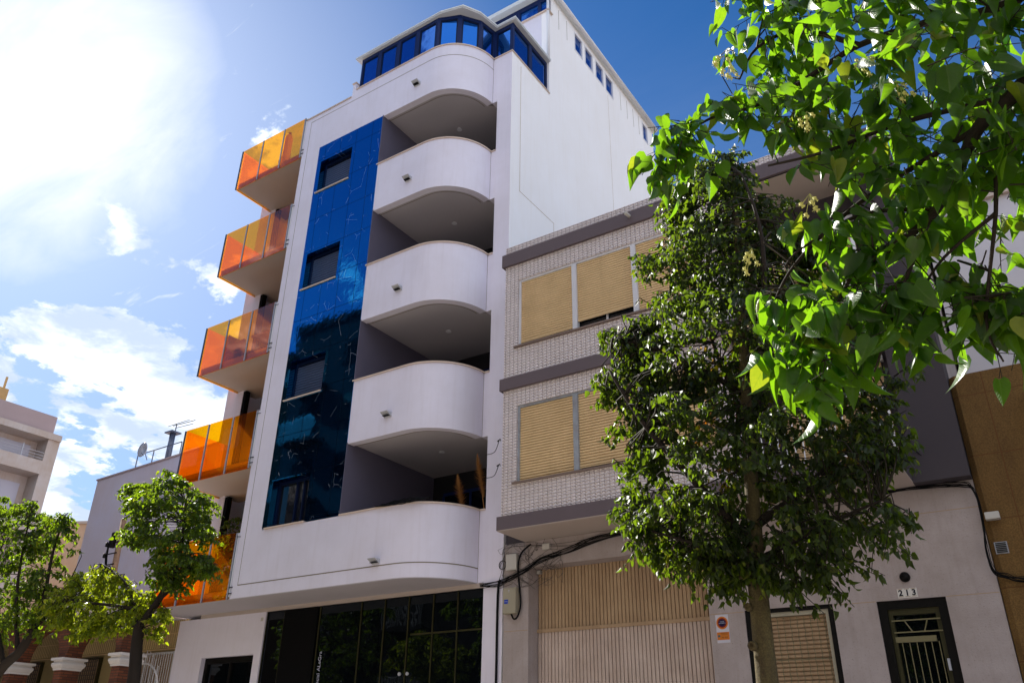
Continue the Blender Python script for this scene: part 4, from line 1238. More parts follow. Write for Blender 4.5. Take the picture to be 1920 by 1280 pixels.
def terraced_house():
    T = thing('terraced_house', 'three storey terraced house with white relief tiles, tan roller blinds and garage', 'house', (-5.0, 13.2, 0))
    B = lambda m, n, mat, **k: m.build(n, mat, T, **k)
    XA, XB_ = -8.5, -0.85
    w = MB()
    y0, y1 = YP, YP + 0.45
    w.box(-9.02, -8.47, y0, y1, 0, 5.26)
    w.box(-8.47, -5.0, y0, y1, 4.78, 5.26)
    w.box(-5.0, -4.42, y0, y1, 0, 5.26)
    w.box(-4.42, -3.07, y0, y1, 3.70, 5.26)
    w.box(-4.42, -3.07, y0, y1, 0, 1.0)
    w.box(-3.07, -2.45, y0, y1, 0, 5.26)
    w.box(-2.45, -1.53, y0, y1, 3.68, 5.26)
    w.box(-1.53, XB_, y0, y1, 0, 5.26)
    B(w, 'ground_floor_wall', 'old_white_wall')
    for jx0, jx1, jz in ((-4.99, -4.43, 3.675), (-3.06, -2.46, 3.675), (-1.52, XB_, 3.675), (-9.0, -8.48, 3.655), (-4.9, XB_, 4.86)):
        B(MB().box(jx0, jx1, y0 - 0.002, y0, jz, jz + 0.009), 'plaster_joint', 'rust_seam')
    # garage
    d = B(ribs_x(-8.47, -5.0, 13.56, 3.70, 4.78, 0.072, 0.022), 'garage_door', 'garage_tan')
    ribs_x(-8.47, -5.0, 13.545, 0.0, 3.64, 0.072, 0.022).build('lower_leaf', 'garage_pale', d)
    MB().box(-8.47, -5.0, 13.50, 13.58, 3.64, 3.70).build('door_rail', 'garage_tan', d)
    MB().box(-8.45, -8.37, 13.45, 13.53, 4.70, 4.76).build('latch_box', 'pale_box', d)
    # upper storeys
    m = MB()
    ZL, ZU = (6.15, 7.69), (8.98, 10.53)
    x0, x1 = -8.17, -4.20
    m.box(XA, x0, YB, YB + 0.25, 5.53, 11.42)
    m.box(x1, -3.9, YB, YB + 0.25, 5.53, 11.42)
    m.box(x0, x1, YB, YB + 0.25, 5.53, ZL[0]); m.box(x0, x1, YB, YB + 0.25, ZL[1], ZU[0]); m.box(x0, x1, YB, YB + 0.25, ZU[1], 11.42)
    m.box(XA, XA + 0.2, YB + 0.25, YP, 5.53, 11.42)
    m.box(-3.9, -1.55, YB, YB + 0.25, 11.2, 11.42)
    B(m, 'tile_cladding', 'relief_tiles')
    m = MB()
    for z0, z1 in ((5.28, 5.53), (8.05, 8.30), (10.92, 11.22)):
        m.box(XA - 0.06, -3.84, YB - 0.06, YB - 0.003, z0, z1)
        m.box(XA - 0.06, XA - 0.003, YB - 0.003, YP, z0, z1)
        m.box(-3.84, XB_ if z0 > 10 else -1.6, YB - 0.06, YB - 0.003, z0, z1)
        B(m, 'string_course', 'brown_band')
        m = MB()
    B(MB().box(XA - 0.05, -1.6, YB - 0.055, y1, 5.265, 5.28), 'overhang_soffit', 'cream_soffit')
    B(MB().box(-3.9, XB_, YB, 15.5, 10.895, 10.90), 'roof_soffit', 'cream_soffit')
    m = MB()
    m.box(-3.9, -1.6, YB, 13.4, 5.30, 5.5); m.box(-3.9, -1.6, YB, 13.4, 8.07, 8.28)
    m.box(XA, XB_, 12.56, 22, 10.92, 11.2)
    m.box(-9.0, XA, 13.22, 13.4, 5.26, 11.3)
    m.box(-3.9, -3.7, YB + 0.25, 13.6, 5.5, 10.9)
    B(m, 'floor_slab', 'grey_wall')
    m = MB().box(-3.7, -1.6, 13.4, 13.6, 5.3, 10.9)
    B(m, 'balcony_back_wall', 'grey_wall')
    B(MB().box(-1.6, XB_, 12.95, 13.6, 5.26, 10.9), 'grey_end_wall', 'grey_wall')
    B(MB().box(-9.0, XB_, 21.8, 22.0, 0, 11.2).box(XB_ - 0.2, XB_ - 0.01, 13.7, 21.8, 0, 10.9), 'rear_wall', 'old_white_wall')
    # inner dark void so nothing leaks through
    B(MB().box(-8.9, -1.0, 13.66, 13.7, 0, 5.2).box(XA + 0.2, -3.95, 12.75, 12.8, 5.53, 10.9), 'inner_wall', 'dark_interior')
    # band windows with roller blinds
    for fl, (z0, z1), mx, frm in ((0, ZL, (-6.89, -5.55), 'grey_frame'), (1, ZU, (-6.85, -5.54), 'worn_white_frame')):
        m = MB()
        m.box(x0, x0 + 0.045, YB + 0.03, YB + 0.12, z0, z1); m.box(x1 - 0.045, x1, YB + 0.03, YB + 0.12, z0, z1)
        m.box(x0 + 0.045, x1 - 0.045, YB + 0.03, YB + 0.12, z1 - 0.05, z1)
        for x in mx: m.box(x - 0.05, x + 0.05, YB + 0.01, YB + 0.12, z0, z1 - 0.05)
        win = B(m, 'window', frm)
        MB().box(x0 - 0.08, x1 + 0.08, YB - 0.045, YB + 0.2, z0 - 0.035, z0).build('sill', 'granite_sill', win)
        edges = [x0 + 0.045, mx[0] - 0.05, mx[0] + 0.05, mx[1] - 0.05, mx[1] + 0.05, x1 - 0.045]
        gaps = [(0.0, 0.10, 0.06), (0.12, 0.24, 0.10)][fl] if fl == 1 else (0.0, 0.08, 0.0)
        for a, b, gp in zip(edges[0::2], edges[1::2], ((0.09, 0.20, 0.03) if fl else (0.0, 0.07, 0.0))):
            slats_z(a, b, YB + 0.07, z0 + gp, z1 - 0.05, 0.053, 0.016).build('roller_blind', 'blind_tan', win)
            MB().box(a, b, YB + 0.05, YB + 0.075, z0 + gp - 0.018, z0 + gp).build('blind_bottom_rail', 'blind_tan', win) if gp else None
            MB().box(a, b, YB + 0.15, YB + 0.16, z0, z0 + 0.5).build('pane', 'window_glass', win)
            if gp:
                MB().box((a + b) / 2 - 0.02, (a + b) / 2 + 0.02, YB + 0.11, YB + 0.14, z0, z0 + 0.5).build('sash_bar', frm, win)
                MB().box(a, b, YB + 0.17, YB + 0.18, z0, z0 + 0.5).build('curtain', 'curtain', win)
    # recessed balconies with white railings and tan blinds
    for zf in (5.5, 8.28):
        m = MB()
        m.box(-3.88, -1.62, YB - 0.02, YB + 0.02, zf + 1.02, zf + 1.06)
        m.box(-3.88, -1.62, YB - 0.012, YB + 0.012, zf + 0.10, zf + 0.13)
        x = -3.8
        while x < -1.65:
            m.box(x, x + 0.016, YB - 0.008, YB + 0.008, zf + 0.13, zf + 1.02); x += 0.125
        for x in (-3.88, -2.76, -1.66): m.box(x, x + 0.04, YB - 0.018, YB + 0.018, zf, zf + 1.02)
        B(m, 'railing', 'white_metal')
        bl = B(slats_z(-3.4, -1.75, 13.36, zf + 0.0, zf + 1.92, 0.045, 0.013), 'balcony_blind', 'blind_tan')
        MB().box(-3.45, -1.70, 13.28, 13.38, zf + 1.93, zf + 2.02).build('blind_box', 'worn_white_frame', bl)
    # street window with grille
    m = MB().box(-4.42, -4.34, YP + 0.02, YP + 0.16, 1.0, 3.70).box(-3.15, -3.07, YP + 0.02, YP + 0.16, 1.0, 3.70).box(-4.34, -3.15, YP + 0.02, YP + 0.16, 3.64, 3.70)
    win = B(m, 'street_window', 'dark_metal')
    MB().box(-4.34, -4.29, YP + 0.04, YP + 0.14, 1.0, 3.64).box(-3.20, -3.15, YP + 0.04, YP + 0.14, 1.0, 3.64).box(-4.29, -3.20, YP + 0.04, YP + 0.14, 3.58, 3.64).build('inner_frame', 'box_plastic', win)
    slats_z(-4.29, -3.20, YP + 0.12, 1.0, 3.58, 0.062, 0.016).build('roller_blind', 'garage_tan', win)
    g = MB()
    n = 11
    for i in range(n):
        xx = -4.25 + i * (1.01 / (n - 1))
        pts = []
        z = 1.0
        while z <= 3.57:
            pts.append((xx + 0.006 * math.sin(z * 38), YP + 0.075, z)); z += 0.045
        g.tube(pts, 0.006, 5)
    for z in (1.6, 2.95): g.tube([(-4.29, YP + 0.065, z), (-3.2, YP + 0.065, z)], 0.006, 5)
    g.build('grille', 'door_bar_metal', win, smooth=True)
    # street door 213
    m = MB().box(-2.45, -2.33, YP + 0.03, YP + 0.2, 0, 3.68).box(-1.65, -1.53, YP + 0.03, YP + 0.2, 0, 3.68).box(-2.33, -1.65, YP + 0.03, YP + 0.2, 3.56, 3.68)
    dr = B(m, 'street_door', 'dark_metal')
    MB().box(-2.33, -2.27, YP + 0.06, YP + 0.16, 0, 3.56).box(-1.71, -1.65, YP + 0.06, YP + 0.16, 0, 3.56).box(-2.27, -1.71, YP + 0.06, YP + 0.16, 3.48, 3.56).build('inner_frame', 'bronze_metal', dr)
    MB().box(-2.27, -1.71, YP + 0.14, YP + 0.15, 0, 3.48).build('pane', 'black_glass', dr)
    t = MB()
    t.box(-2.30, -1.66, YP + 0.04, YP + 0.058, 3.395, 3.412); t.box(-2.29, -1.66, YP + 0.04, YP + 0.058, 3.235, 3.252)
    t.tube([(-2.13, YP + 0.049, 3.40), (-2.05, YP + 0.049, 3.25)], 0.009, 6); t.tube([(-1.83, YP + 0.049, 3.40), (-1.89, YP + 0.049, 3.25)], 0.009, 6)
    t.build('transom_bars', 'door_bar_metal', dr)
    MB().box(-2.29, -1.76, YP + 0.05, YP + 0.10, 3.11, 3.185).build('door_head', 'door_bar_metal', dr)
    t = MB()
    for i in range(6): t.box(-2.22 + i * 0.095, -2.209 + i * 0.095, YP + 0.07, YP + 0.085, 0.3, 3.11)
    t.build('door_bars', 'door_bar_metal', dr)
    MB().box(-1.675, -1.645, YP - 0.02, YP + 0.03, 2.72, 2.87).build('handle', 'aluminium', dr)
    # ornament: waste pipe on the roof parapet
    B(MB().tube([(-5.55, YB + 0.1, 11.16), (-5.50, YB - 0.30, 11.02)], 0.035, 10), 'roof_spout', 'pale_box', smooth=True)
    return T


terraced_house()


def street_fixtures():
    y = YP
    # round porch lamp
    t = thing('porch_lamp', 'round dark bulkhead lamp on the wall above the 213 tiles', 'lamp', (-2.0, y, 3.985))
    MB().lathe((-2.0, y, 3.985), [(0.072, 0), (0.072, 0.02), (0.062, 0.05), (0.035, 0.08), (0.0, 0.085)], 24, 'y').build('housing', 'dark_metal', t, smooth=True)
    # 213 tiles
    t = thing('house_number', 'three white tiles reading 213 above the street door', 'house number', (-2.01, y, 3.78))
    for i, ch in enumerate('213'):
        x = -2.098 + i * 0.088
        p = MB().box(x - 0.043, x + 0.043, y - 0.008, y, 3.70, 3.83).build('tile', 'number_white', t)
        text_mesh(ch, 0.115, 'number_black', 'numeral', p, (x, y - 0.0095, 3.765), bold=0.004)
        MB().box(x - 0.033, x + 0.033, y - 0.0088, y - 0.008, 3.818, 3.826).box(x - 0.033, x + 0.033, y - 0.0088, y - 0.008, 3.714, 3.721).build('tile_border', 'rust_seam', p)
    # no parking sign
    t = thing('parking_sign', 'white no parking sign with orange ring and orange permit plate beside the garage', 'sign', (-4.80, y, 3.42))
    MB().box(-4.905, -4.695, y - 0.004, y, 3.24, 3.665).build('board', 'sign_white', t)
    MB().lathe((-4.80, y - 0.004, 3.54), [(0.096, 0), (0.096, 0.0015), (0.0, 0.0015)], 40, 'y').build('ring', 'sign_orange', t)
    MB().lathe((-4.80, y - 0.0056, 3.54), [(0.074, 0), (0.074, 0.0012), (0.0, 0.0012)], 36, 'y').build('inner_ring', 'sign_red', t)
    MB().lathe((-4.80, y - 0.0070, 3.54), [(0.056, 0), (0.056, 0.001), (0.0, 0.001)], 36, 'y').build('centre_disc', 'sign_navy', t)
    text_mesh('VADO', 0.026, 'sign_letter', 'lettering', t, (-4.80, y - 0.009, 3.555), depth=0.0004)
    text_mesh('PERMANENTE', 0.0185, 'sign_letter', 'lettering', t, (-4.80, y - 0.009, 3.533), depth=0.0004)
    MB().box(-4.90, -4.70, y - 0.0065, y - 0.0042, 3.285, 3.40).build('plate', 'sign_orange', t)
    MB().lathe((-4.868, y - 0.0066, 3.342), [(0.018, 0), (0.018, 0.001), (0.0, 0.001)], 16, 'y').build('crest', 'sign_teal', t)
    text_mesh('AYUNTAMIENTO', 0.0155, 'sign_black', 'lettering', t, (-4.775, y - 0.0075, 3.383), depth=0.0003)
    text_mesh('DE ALICANTE', 0.0155, 'sign_black', 'lettering', t, (-4.775, y - 0.0075, 3.360), depth=0.0003)
    text_mesh('Nº 410', 0.032, 'sign_black', 'lettering', t, (-4.775, y - 0.0075, 3.318), depth=0.0003)
    # meter boxes
    t = thing('meter_box', 'beige plastic meter box with blue sticker left of the garage', 'electric box', (-8.87, y, 4.0))
    MB().box(-8.95, -8.66, y - 0.13, y, 3.95, 4.42).build('housing', 'box_plastic', t, bevel=0.008)
    MB().box(-8.945, -8.665, y - 0.142, y - 0.131, 3.96, 4.41).build('cover', 'box_plastic', t, bevel=0.004)
    MB().box(-8.915, -8.825, y - 0.1435, y - 0.1422, 4.13, 4.205).build('sticker', 'sticker_blue', t)
    MB().box(-8.905, -8.835, y - 0.1440, y - 0.1436, 4.165, 4.172).box(-8.84, -8.83, y - 0.1440, y - 0.1436, 4.14, 4.15).box(-8.83, -8.80, y - 0.1437, y - 0.1422, 4.36, 4.37).box(-8.83, -8.80, y - 0.1437, y - 0.1422, 4.34, 4.345).build('marks', 'sign_letter', t)
    t = MB().box(-8.93, -8.69, y - 0.09, y, 4.75, 5.05).build('junction_box', 'pale_box', bevel=0.01)
    tag(t, 'square white junction box tangled in cables above the meter box', 'electric box')
    t = MB().box(-8.13, -7.97, y - 0.06, y, 5.06, 5.17).build('junction_box', 'pale_box', bevel=0.008)
    tag(t, 'small white junction box high under the overhang above the garage', 'electric box')
    t = MB().box(-0.80, -0.62, 13.03, 13.15, 4.63, 4.73).build('junction_box', 'pale_box', bevel=0.008)
    tag(t, 'small pale box on the brown stone wall beside the cable bend', 'electric box')
    t = thing('wall_vent', 'small square dark vent in the brown stone wall', 'vent', (-0.68, 13.15, 4.25))
    MB().box(-0.78, -0.62, 13.14, 13.15, 4.17, 4.33).build('frame', 'grey_frame', t)
    v = MB()
    for i in range(6): v.box(-0.765, -0.635, 13.13, 13.138, 4.185 + i * 0.024, 4.197 + i * 0.024)
    v.build('louvres', 'dark_metal', t)
    # cables
    rng = random.Random(77)
    A = [(-9.56, 4.56), (-9.13, 4.56), (-8.88, 4.63), (-8.46, 4.77), (-8.17, 4.9), (-7.59, 5.01), (-7.03, 5.13), (-6.28, 5.20), (-5.47, 5.22), (-4.15, 5.22), (-2.79, 5.24), (-2.16, 5.27), (-1.56, 5.27), (-1.0, 5.23)]
    Bc = [(-9.1, 4.56), (-9.0, 4.9), (-9.04, 5.12), (-8.89, 5.2), (-8.47, 5.20), (-7.82, 5.11), (-7.14, 5.11), (-6.2, 5.2)]
    R_ = [(-1.0, 5.23), (-0.87, 5.12), (-0.83, 4.74), (-0.88, 4.23), (-0.86, 3.98), (-0.72, 3.86), (-0.45, 3.81), (0.6, 3.78), (2.2, 3.8)]
    full = A[:-1] + R_
    m = MB()
    for k in range(9):
        base = full if k < 6 else A
        pts = [(x + rng.uniform(-0.02, 0.02), y - 0.03 - 0.012 * (k % 4) - (0.06 if x > -0.95 else 0), z - 0.014 * (k // 2) + rng.uniform(-0.045, 0.045)) for x, z in base]
        m.tube(spline(pts, 5), rng.choice((0.005, 0.007, 0.008, 0.010)), 6)
    o = m.build('cable_bundle', 'black_cable', smooth=True)
    tag(o, 'long bundle of black cables running under the overhang and down the brown corner', 'cable')
    m = MB()
    for k in range(7):
        pts = [(x + rng.uniform(-0.035, 0.035), y - 0.02 - 0.01 * (k % 3), z + rng.uniform(-0.045, 0.045)) for x, z in (Bc if k < 3 else A[1:9])]
        m.tube(spline(pts, 5), rng.choice((0.003, 0.004, 0.006)), 5)
    for k in range(34):
        c = (rng.uniform(-9.0, -7.9), rng.uniform(4.55, 5.15))
        pts = [(c[0] + rng.uniform(-0.3, 0.3), y - 0.03, c[1] + rng.uniform(-0.22, 0.22)) for _ in range(4)]
        m.tube(spline(pts, 5), rng.choice((0.003, 0.004)), 4)
    o = m.build('cable_tangle', 'grey_cable', smooth=True)
    tag(o, 'tangle of thin grey wires round the white junction box', 'cable')
    m = MB()
    for rr in (0.075, 0.085):
        m.tube([(-9.05 + rr * math.cos(a), y - 0.02, 4.88 + rr * math.sin(a)) for a in [i * 2 * math.pi / 24 for i in range(25)]], 0.004, 5, cap=False)
    tag(m.build('cable_loop', 'black_cable', smooth=True), 'small round loop of black cable at the tower corner', 'cable')
    m = MB().tube(spline([(-8.40, y - 0.03, 5.2), (-8.60, y - 0.05, 5.05), (-8.68, y - 0.04, 4.8), (-8.64, y - 0.04, 4.4), (-8.60, y - 0.06, 4.1), (-8.66, y - 0.07, 3.90), (-8.74, y - 0.07, 3.86), (-8.80, y - 0.07, 3.95), (-8.82, y - 0.07, 4.0)], 6), 0.016, 8)
    tag(m.build('supply_cable', 'black_cable', smooth=True), 'thick black cable hooking up into the meter box from below', 'cable')
    m = MB().tube(spline([(-9.14, y - 0.03, 0.0), (-9.14, y - 0.03, 2.7), (-9.14, y - 0.03, 4.3), (-9.08, y - 0.05, 4.6)], 4), 0.024, 8)
    tag(m.build('drain_pipe', 'black_cable', smooth=True), 'black vertical pipe between the tower and the tiled house', 'pipe')
    m = MB().tube(spline([(-2.02, 12.28, 6.2), (-1.5, 12.9, 5.75), (-1.15, 13.0, 5.3)], 5), 0.008, 6)
    tag(m.build('hanging_cable', 'black_cable', smooth=True), 'single black cable slanting down across the dark grey end wall', 'cable')
    for (z, dz, lab) in ((6.55, 0.0, 'thin hooked wire reaching from the tower pillar near the lower blind'), (7.05, 0.0, 'thin twisted wire reaching from the tower pillar above the hooked one')):
        m = MB().tube(spline([(-9.5, 13.15, z + 0.12), (-9.1, 12.9, z + 0.04), (-8.55, 12.27, z), (-8.5, 12.24, z - 0.05)], 5), 0.007, 5).tube([(-8.72, 12.45, z + 0.05), (-8.58, 12.3, z - 0.0)], 0.014, 5)
        tag(m.build('guy_wire', 'black_cable', smooth=True), lab, 'cable')


street_fixtures()


# ------------------------------------------------------------------ right: brown stone house, pale building behind
def right_side():
    T = thing('stone_house', 'low brown stone faced house at the right edge of the street front', 'house', (1.5, 13.2, 0))
    w = MB().prism([(-0.84, 13.22), (-0.76, 13.15), (0.16, 13.15), (0.16, 16), (-0.84, 16)], 0, 6.85)
    w.box(0.16, 6.5, 13.18, 16, 0, 7.15)
    w.build('wall', 'brown_stone', T)
    MB().box(0.10, 0.17, 12.98, 13.18, 4.9, 6.4).build('wall_fin', 'pale_box', T)
    m = MB().box(0.9, 2.0, 13.10, 13.18, 4.9, 6.3)
    f = m.build('window', 'dark_metal', T)
    MB().box(0.98, 1.92, 13.09, 13.10, 4.98, 6.22).build('pane', 'window_glass', f)
    MB().box(-0.80, 6.5, 13.10, 13.15, 0, 0.6).build('plinth', 'granite_sill', T)
    T = thing('rear_building', 'pale lilac building rising behind the brown stone house', 'building', (3.5, 17.5, 0))
    MB().box(-0.8, 8.5, 16.2, 22, 0, 11.6).build('wall', 'pale_back_wall', T)
    m = MB()
    for x in (2.0, 4.5): m.box(x, x + 1.1, 16.16, 16.2, 8.2, 9.5)
    f = m.build('windows', 'far_blind', T)
    MB().box(-0.9, 8.6, 16.1, 22.1, 11.6, 11.75).build('cornice', 'coping_stone', T)


right_side()


# ------------------------------------------------------------------ left: arcaded house, party wall, beige buildings
def arch_poly(xc, hw, zs, rise, x0, x1, zt, n=14):
    """spandrel region between x0..x1 above a round arch"""
    pts = [(x0, zs)]
    for i in range(n + 1):
        a = math.pi - math.pi * i / n
        pts.append((xc + hw * math.cos(a), zs + rise * math.sin(a)))
    pts += [(x1, zs), (x1, zt), (x0, zt)]
    return pts


def left_side():
    T = thing('arcaded_house', 'low house with brick pillars, white capitals and a beige porch wall', 'house', (-22, 13, 0))
    yf = 12.0
    px = [-19.28, -21.74, -24.2, -26.66, -29.1]
    for x in px:
        pl = MB().box(x - 0.16, x + 0.16, yf + 0.02, yf + 0.50, 0, 3.40).build('pillar', 'red_brick', T)
        c = MB()
        prof = [(0.17, 3.38), (0.19, 3.38), (0.19, 3.42), (0.21, 3.44), (0.24, 3.50), (0.24, 3.54), (0.205, 3.57), (0.205, 3.60), (0.26, 3.61), (0.26, 3.67)]
        for (a, z0), (b, z1) in zip(prof[:-1], prof[1:]):
            if z1 <= z0: continue
            c.add([(x - a, yf + 0.26 - a - 0.08, z0), (x + a, yf + 0.26 - a - 0.08, z0), (x + a, yf + 0.26 + a + 0.08, z0), (x - a, yf + 0.26 + a + 0.08, z0), (x - b, yf + 0.26 - b - 0.08, z1), (x + b, yf + 0.26 - b - 0.08, z1), (x + b, yf + 0.26 + b + 0.08, z1), (x - b, yf + 0.26 + b + 0.08, z1)],
                  [(0, 3, 2, 1), (4, 5, 6, 7), (0, 1, 5, 4), (1, 2, 6, 5), (2, 3, 7, 6), (3, 0, 4, 7)])
        c.build('capital', 'capital_white', pl)
    m = MB()
    for a, b in zip(px[1:], px[:-1]):
        xc = (a + b) / 2; hw = (b - a) / 2 - 0.18
        n = 16
        lo = [(xc + hw * math.cos(math.pi - math.pi * i / n), 3.67 + 0.78 * math.sin(math.pi * i / n)) for i in range(n + 1)]
        up = [(a + (b - a) * i / n, 4.62) for i in range(n + 1)]
        for i in range(n):
            q = [lo[i], lo[i + 1], up[i + 1], up[i]]
            if i == 0: q[0] = (a + 0.0, 3.67) if False else lo[0]
            m.prism_xz(q, yf + 0.04, yf + 0.46)
        m.prism_xz([(a, 3.67), lo[0], up[0]], yf + 0.04, yf + 0.46)
        m.prism_xz([lo[-1], (b, 3.67), up[-1]], yf + 0.04, yf + 0.46)
    m.build('arcade_wall', 'red_brick', T)
    m = MB()
    m.box(-30, -18.98, yf - 0.04, yf + 0.5, 4.62, 4.72)
    m.box(-30, -18.92, yf - 0.12, yf + 0.5, 4.72, 4.78)
    m.box(-30, -18.90, yf - 0.16, 13.4, 4.78, 4.92)
    m.box(-19.02, -18.93, yf + 0.5, 13.4, 4.66, 4.78)
    m.build('cornice', 'capital_white', T)
    MB().box(-30, -19.0, yf + 0.5, 13.5, 4.60, 4.62).build('porch_ceiling', 'pale_back_wall', T)
    m = MB().box(-30, -18.82, 13.5, 13.7, 0, 4.78)
    m.build('porch_wall', 'beige_ribbed', T)
    g = MB()
    x = -29.9
    while x < -18.9:
        g.box(x, x + 0.012, 13.492, 13.5, 3.95, 4.6); x += 0.09
    g.box(-30, -18.85, 13.488, 13.5, 3.90, 3.925); g.box(-30, -18.85, 13.488, 13.4995, 4.28, 4.295)
    g.build('wall_reeding', 'blind_tan', T)
    MB().box(-30, -18.82, 13.7, 20, 4.6, 4.78).box(-30, -29.8, 13.7, 20, 0, 4.6).build('roof', 'far_pink', T)
    for x0, x1 in ((-23.5, -22.3), (-26.4, -25.2), (-20.6, -19.1)):
        big = x0 > -21
        z0, z1 = (0.1 if big else 1.2), 3.84
        w = MB().box(x0, x0 + 0.06, 13.42, 13.5, z0, z1).box(x1 - 0.06, x1, 13.42, 13.5, z0, z1).box(x0 + 0.06, x1 - 0.06, 13.42, 13.5, z1 - 0.05, z1).build('window', 'worn_white_frame' if big else 'bronze_metal', T)
        slats_z(x0 + 0.06, x1 - 0.06, 13.48, z0, z1 - 0.05, 0.05).build('blind', 'garage_tan', w)
        g = MB()
        a = x0 + 0.1
        while a < x1 - 0.05:
            g.box(a, a + 0.018, 13.36, 13.375, z0, z1 - 0.03); a += 0.095
        zz = z0 + 0.1
        if not big:
            while zz < z1: g.box(x0 + 0.06, x1 - 0.06, 13.376, 13.386, zz, zz + 0.014); zz += 0.11
        g.build('grille', 'white_iron' if big else 'grey_cable', w)
    MB().box(-20.98, -20.78, 13.47, 13.5, 3.55, 3.80).build('wall_plaque', 'red_plate', T)

    # arched wrought iron gate
    t = thing('iron_gate', 'white wrought iron gate with round arch beside the white tower wall', 'gate', (-19.7, 13.0, 0))
    g = MB()
    xc, r_ = -19.62, 0.68
    arc = [(xc + r_ * math.cos(math.pi * i / 20), 13.0, 2.85 + r_ * math.sin(math.pi * i / 20)) for i in range(21)]
    g.tube([(xc + r_, 13.0, 0.0)] + arc + [(xc - r_, 13.0, 0.0)], 0.024, 8)
    g.build('arch_frame', 'white_iron', t, smooth=True)
    g = MB()
    for i in range(-4, 5):
        x = xc + i * 0.14
        zt = 2.85 + math.sqrt(max(0, r_ ** 2 - (i * 0.14) ** 2))
        g.tube([(x, 13.0, 0.1), (x, 13.0, zt + 0.30 - abs(i) * 0.02)], 0.011, 6)
    for i in range(-3, 4):
        for s_ in (-1, 1):
            c = (xc + i * 0.14 + s_ * 0.035, 3.0)
            g.tube([(c[0] + 0.035 * math.cos(a), 13.0, c[1] + 0.05 * math.sin(a)) for a in [j * 5.2 / 10 for j in range(11)]], 0.006, 5)
    g.tube([(xc - r_, 13.0, 2.7), (xc + r_, 13.0, 2.7)], 0.014, 6)
    g.build('bars', 'white_iron', t, smooth=True)
    MB().lathe((-19.95, 12.97, 3.02), [(0.10, 0), (0.10, 0.01), (0.0, 0.012)], 20, 'y').build('plaque', 'sign_letter', t)
    MB().lathe((-19.95, 12.955, 3.02), [(0.05, 0), (0.05, 0.006), (0.0, 0.008)], 16, 'y').build('emblem', 'sign_orange', t)

    # iron fence beyond
    t = thing('iron_fence', 'dark spiked iron fence between the brick pillars at far left', 'fence', (-23, 12.3, 0))
    g = MB()
    x = -29.0
    while x < -24.4:
        g.tube([(x, 12.25, 0), (x, 12.25, 3.12)], 0.012, 5); x += 0.24
    g.box(-29.0, -24.4, 12.24, 12.26, 2.85, 2.88).box(-29.0, -24.4, 12.24, 12.26, 0.2, 0.23)
    g.build('pickets', 'dark_metal', t)

    # blank lilac party wall building
    t = thing('party_wall_building', 'tall building showing a blank stained lilac end wall', 'building', (-33, 20, 0))
    MB().prism_xz([(-36.75, 0), (-24.0, 0), (-24.0, 13.15), (-36.75, 12.8)], 20, 27).build('wall', 'party_wall', t)
    MB().prism_xz([(-36.8, 12.80), (-24.0, 13.15), (-24.0, 13.22), (-36.8, 12.87)], 19.95, 27).build('parapet', 'far_pink', t)
    MB().box(-35.2, -31.0, 22.5, 26, 13.0, 14.2).build('roof_room', 'far_pink', t)
    MB().box(-35.35, -30.9, 22.35, 26, 14.2, 14.32).build('roof_room_slab', 'low_wall', t)
    t = thing('roof_railing', 'thin dark railing along the roof edge of the lilac building', 'railing', (-32.6, 20.3, 12.95))
    g = MB()
    for x in (-34.4, -33.2, -32.2, -31.2): g.tube([(x, 20.3, 12.85), (x, 20.3, 13.75)], 0.025, 6)
    g.tube([(-34.4, 20.3, 13.73), (-31.2, 20.3, 13.78)], 0.025, 6)
    g.build('rails', 'dark_post', t)
    t = thing('chimney_pipe', 'slanting view of a dark grey flue pipe with a flat cap on the roof', 'chimney', (-32.6, 20.6, 12.95))
    MB().tube([(-32.5, 20.6, 12.85), (-32.5, 20.6, 14.5)], 0.13, 12).build('pipe', 'dark_post', t, smooth=True)
    MB().box(-32.78, -32.22, 20.35, 20.85, 14.5, 14.56).build('cap', 'dark_post', t)
    t['label'] = 'dark grey flue pipe with a flat cap on the lilac building roof'
    t = thing('television_antenna', 'small television antenna with long arms on top of the flue pipe', 'antenna', (-32.2, 20.6, 14.6))
    g = MB().tube([(-32.35, 20.6, 14.56), (-32.35, 20.6, 14.95)], 0.02, 5).tube([(-32.6, 20.6, 14.9), (-31.0, 20.6, 14.85)], 0.018, 5).tube([(-32.4, 20.6, 14.75), (-31.1, 20.6, 14.70)], 0.014, 5)
    for i in range(5): g.tube([(-32.5 + i * 0.12, 20.3, 14.75 + 0.0 * i), (-32.35 + i * 0.12, 20.9, 15.15)], 0.014, 5)
    g.build('elements', 'dark_metal', t)
    t = thing('satellite_dish', 'small grey satellite dish on the roof railing of the lilac building', 'satellite dish', (-33.7, 20.25, 13.3))
    MB().lathe((-33.6, 20.1, 13.75), [(0.0, 0.0), (0.15, 0.02), (0.28, 0.07), (0.35, 0.13), (0.34, 0.14), (0.15, 0.04), (0.0, 0.02)], 20, 'y').build('dish', 'aluminium', t, smooth=True)
    MB().tube([(-33.6, 20.1, 13.7), (-33.6, 20.3, 13.35)], 0.02, 6).tube([(-33.6, 20.1, 13.5), (-33.45, 19.75, 13.6)], 0.012, 5).build('arm', 'dark_post', t)

    # wooden utility pole
    t = thing('utility_pole', 'weathered wooden utility pole before the blank lilac wall', 'utility pole', (-28.3, 17.0, 0))
    MB().tube([(-28.3, 17, 0), (-28.6, 17.0, 6.5), (-28.77, 17.0, 9.25)], 0.14, 10, 0.10).build('pole', 'wood_pole', t, smooth=True)
    g = MB()
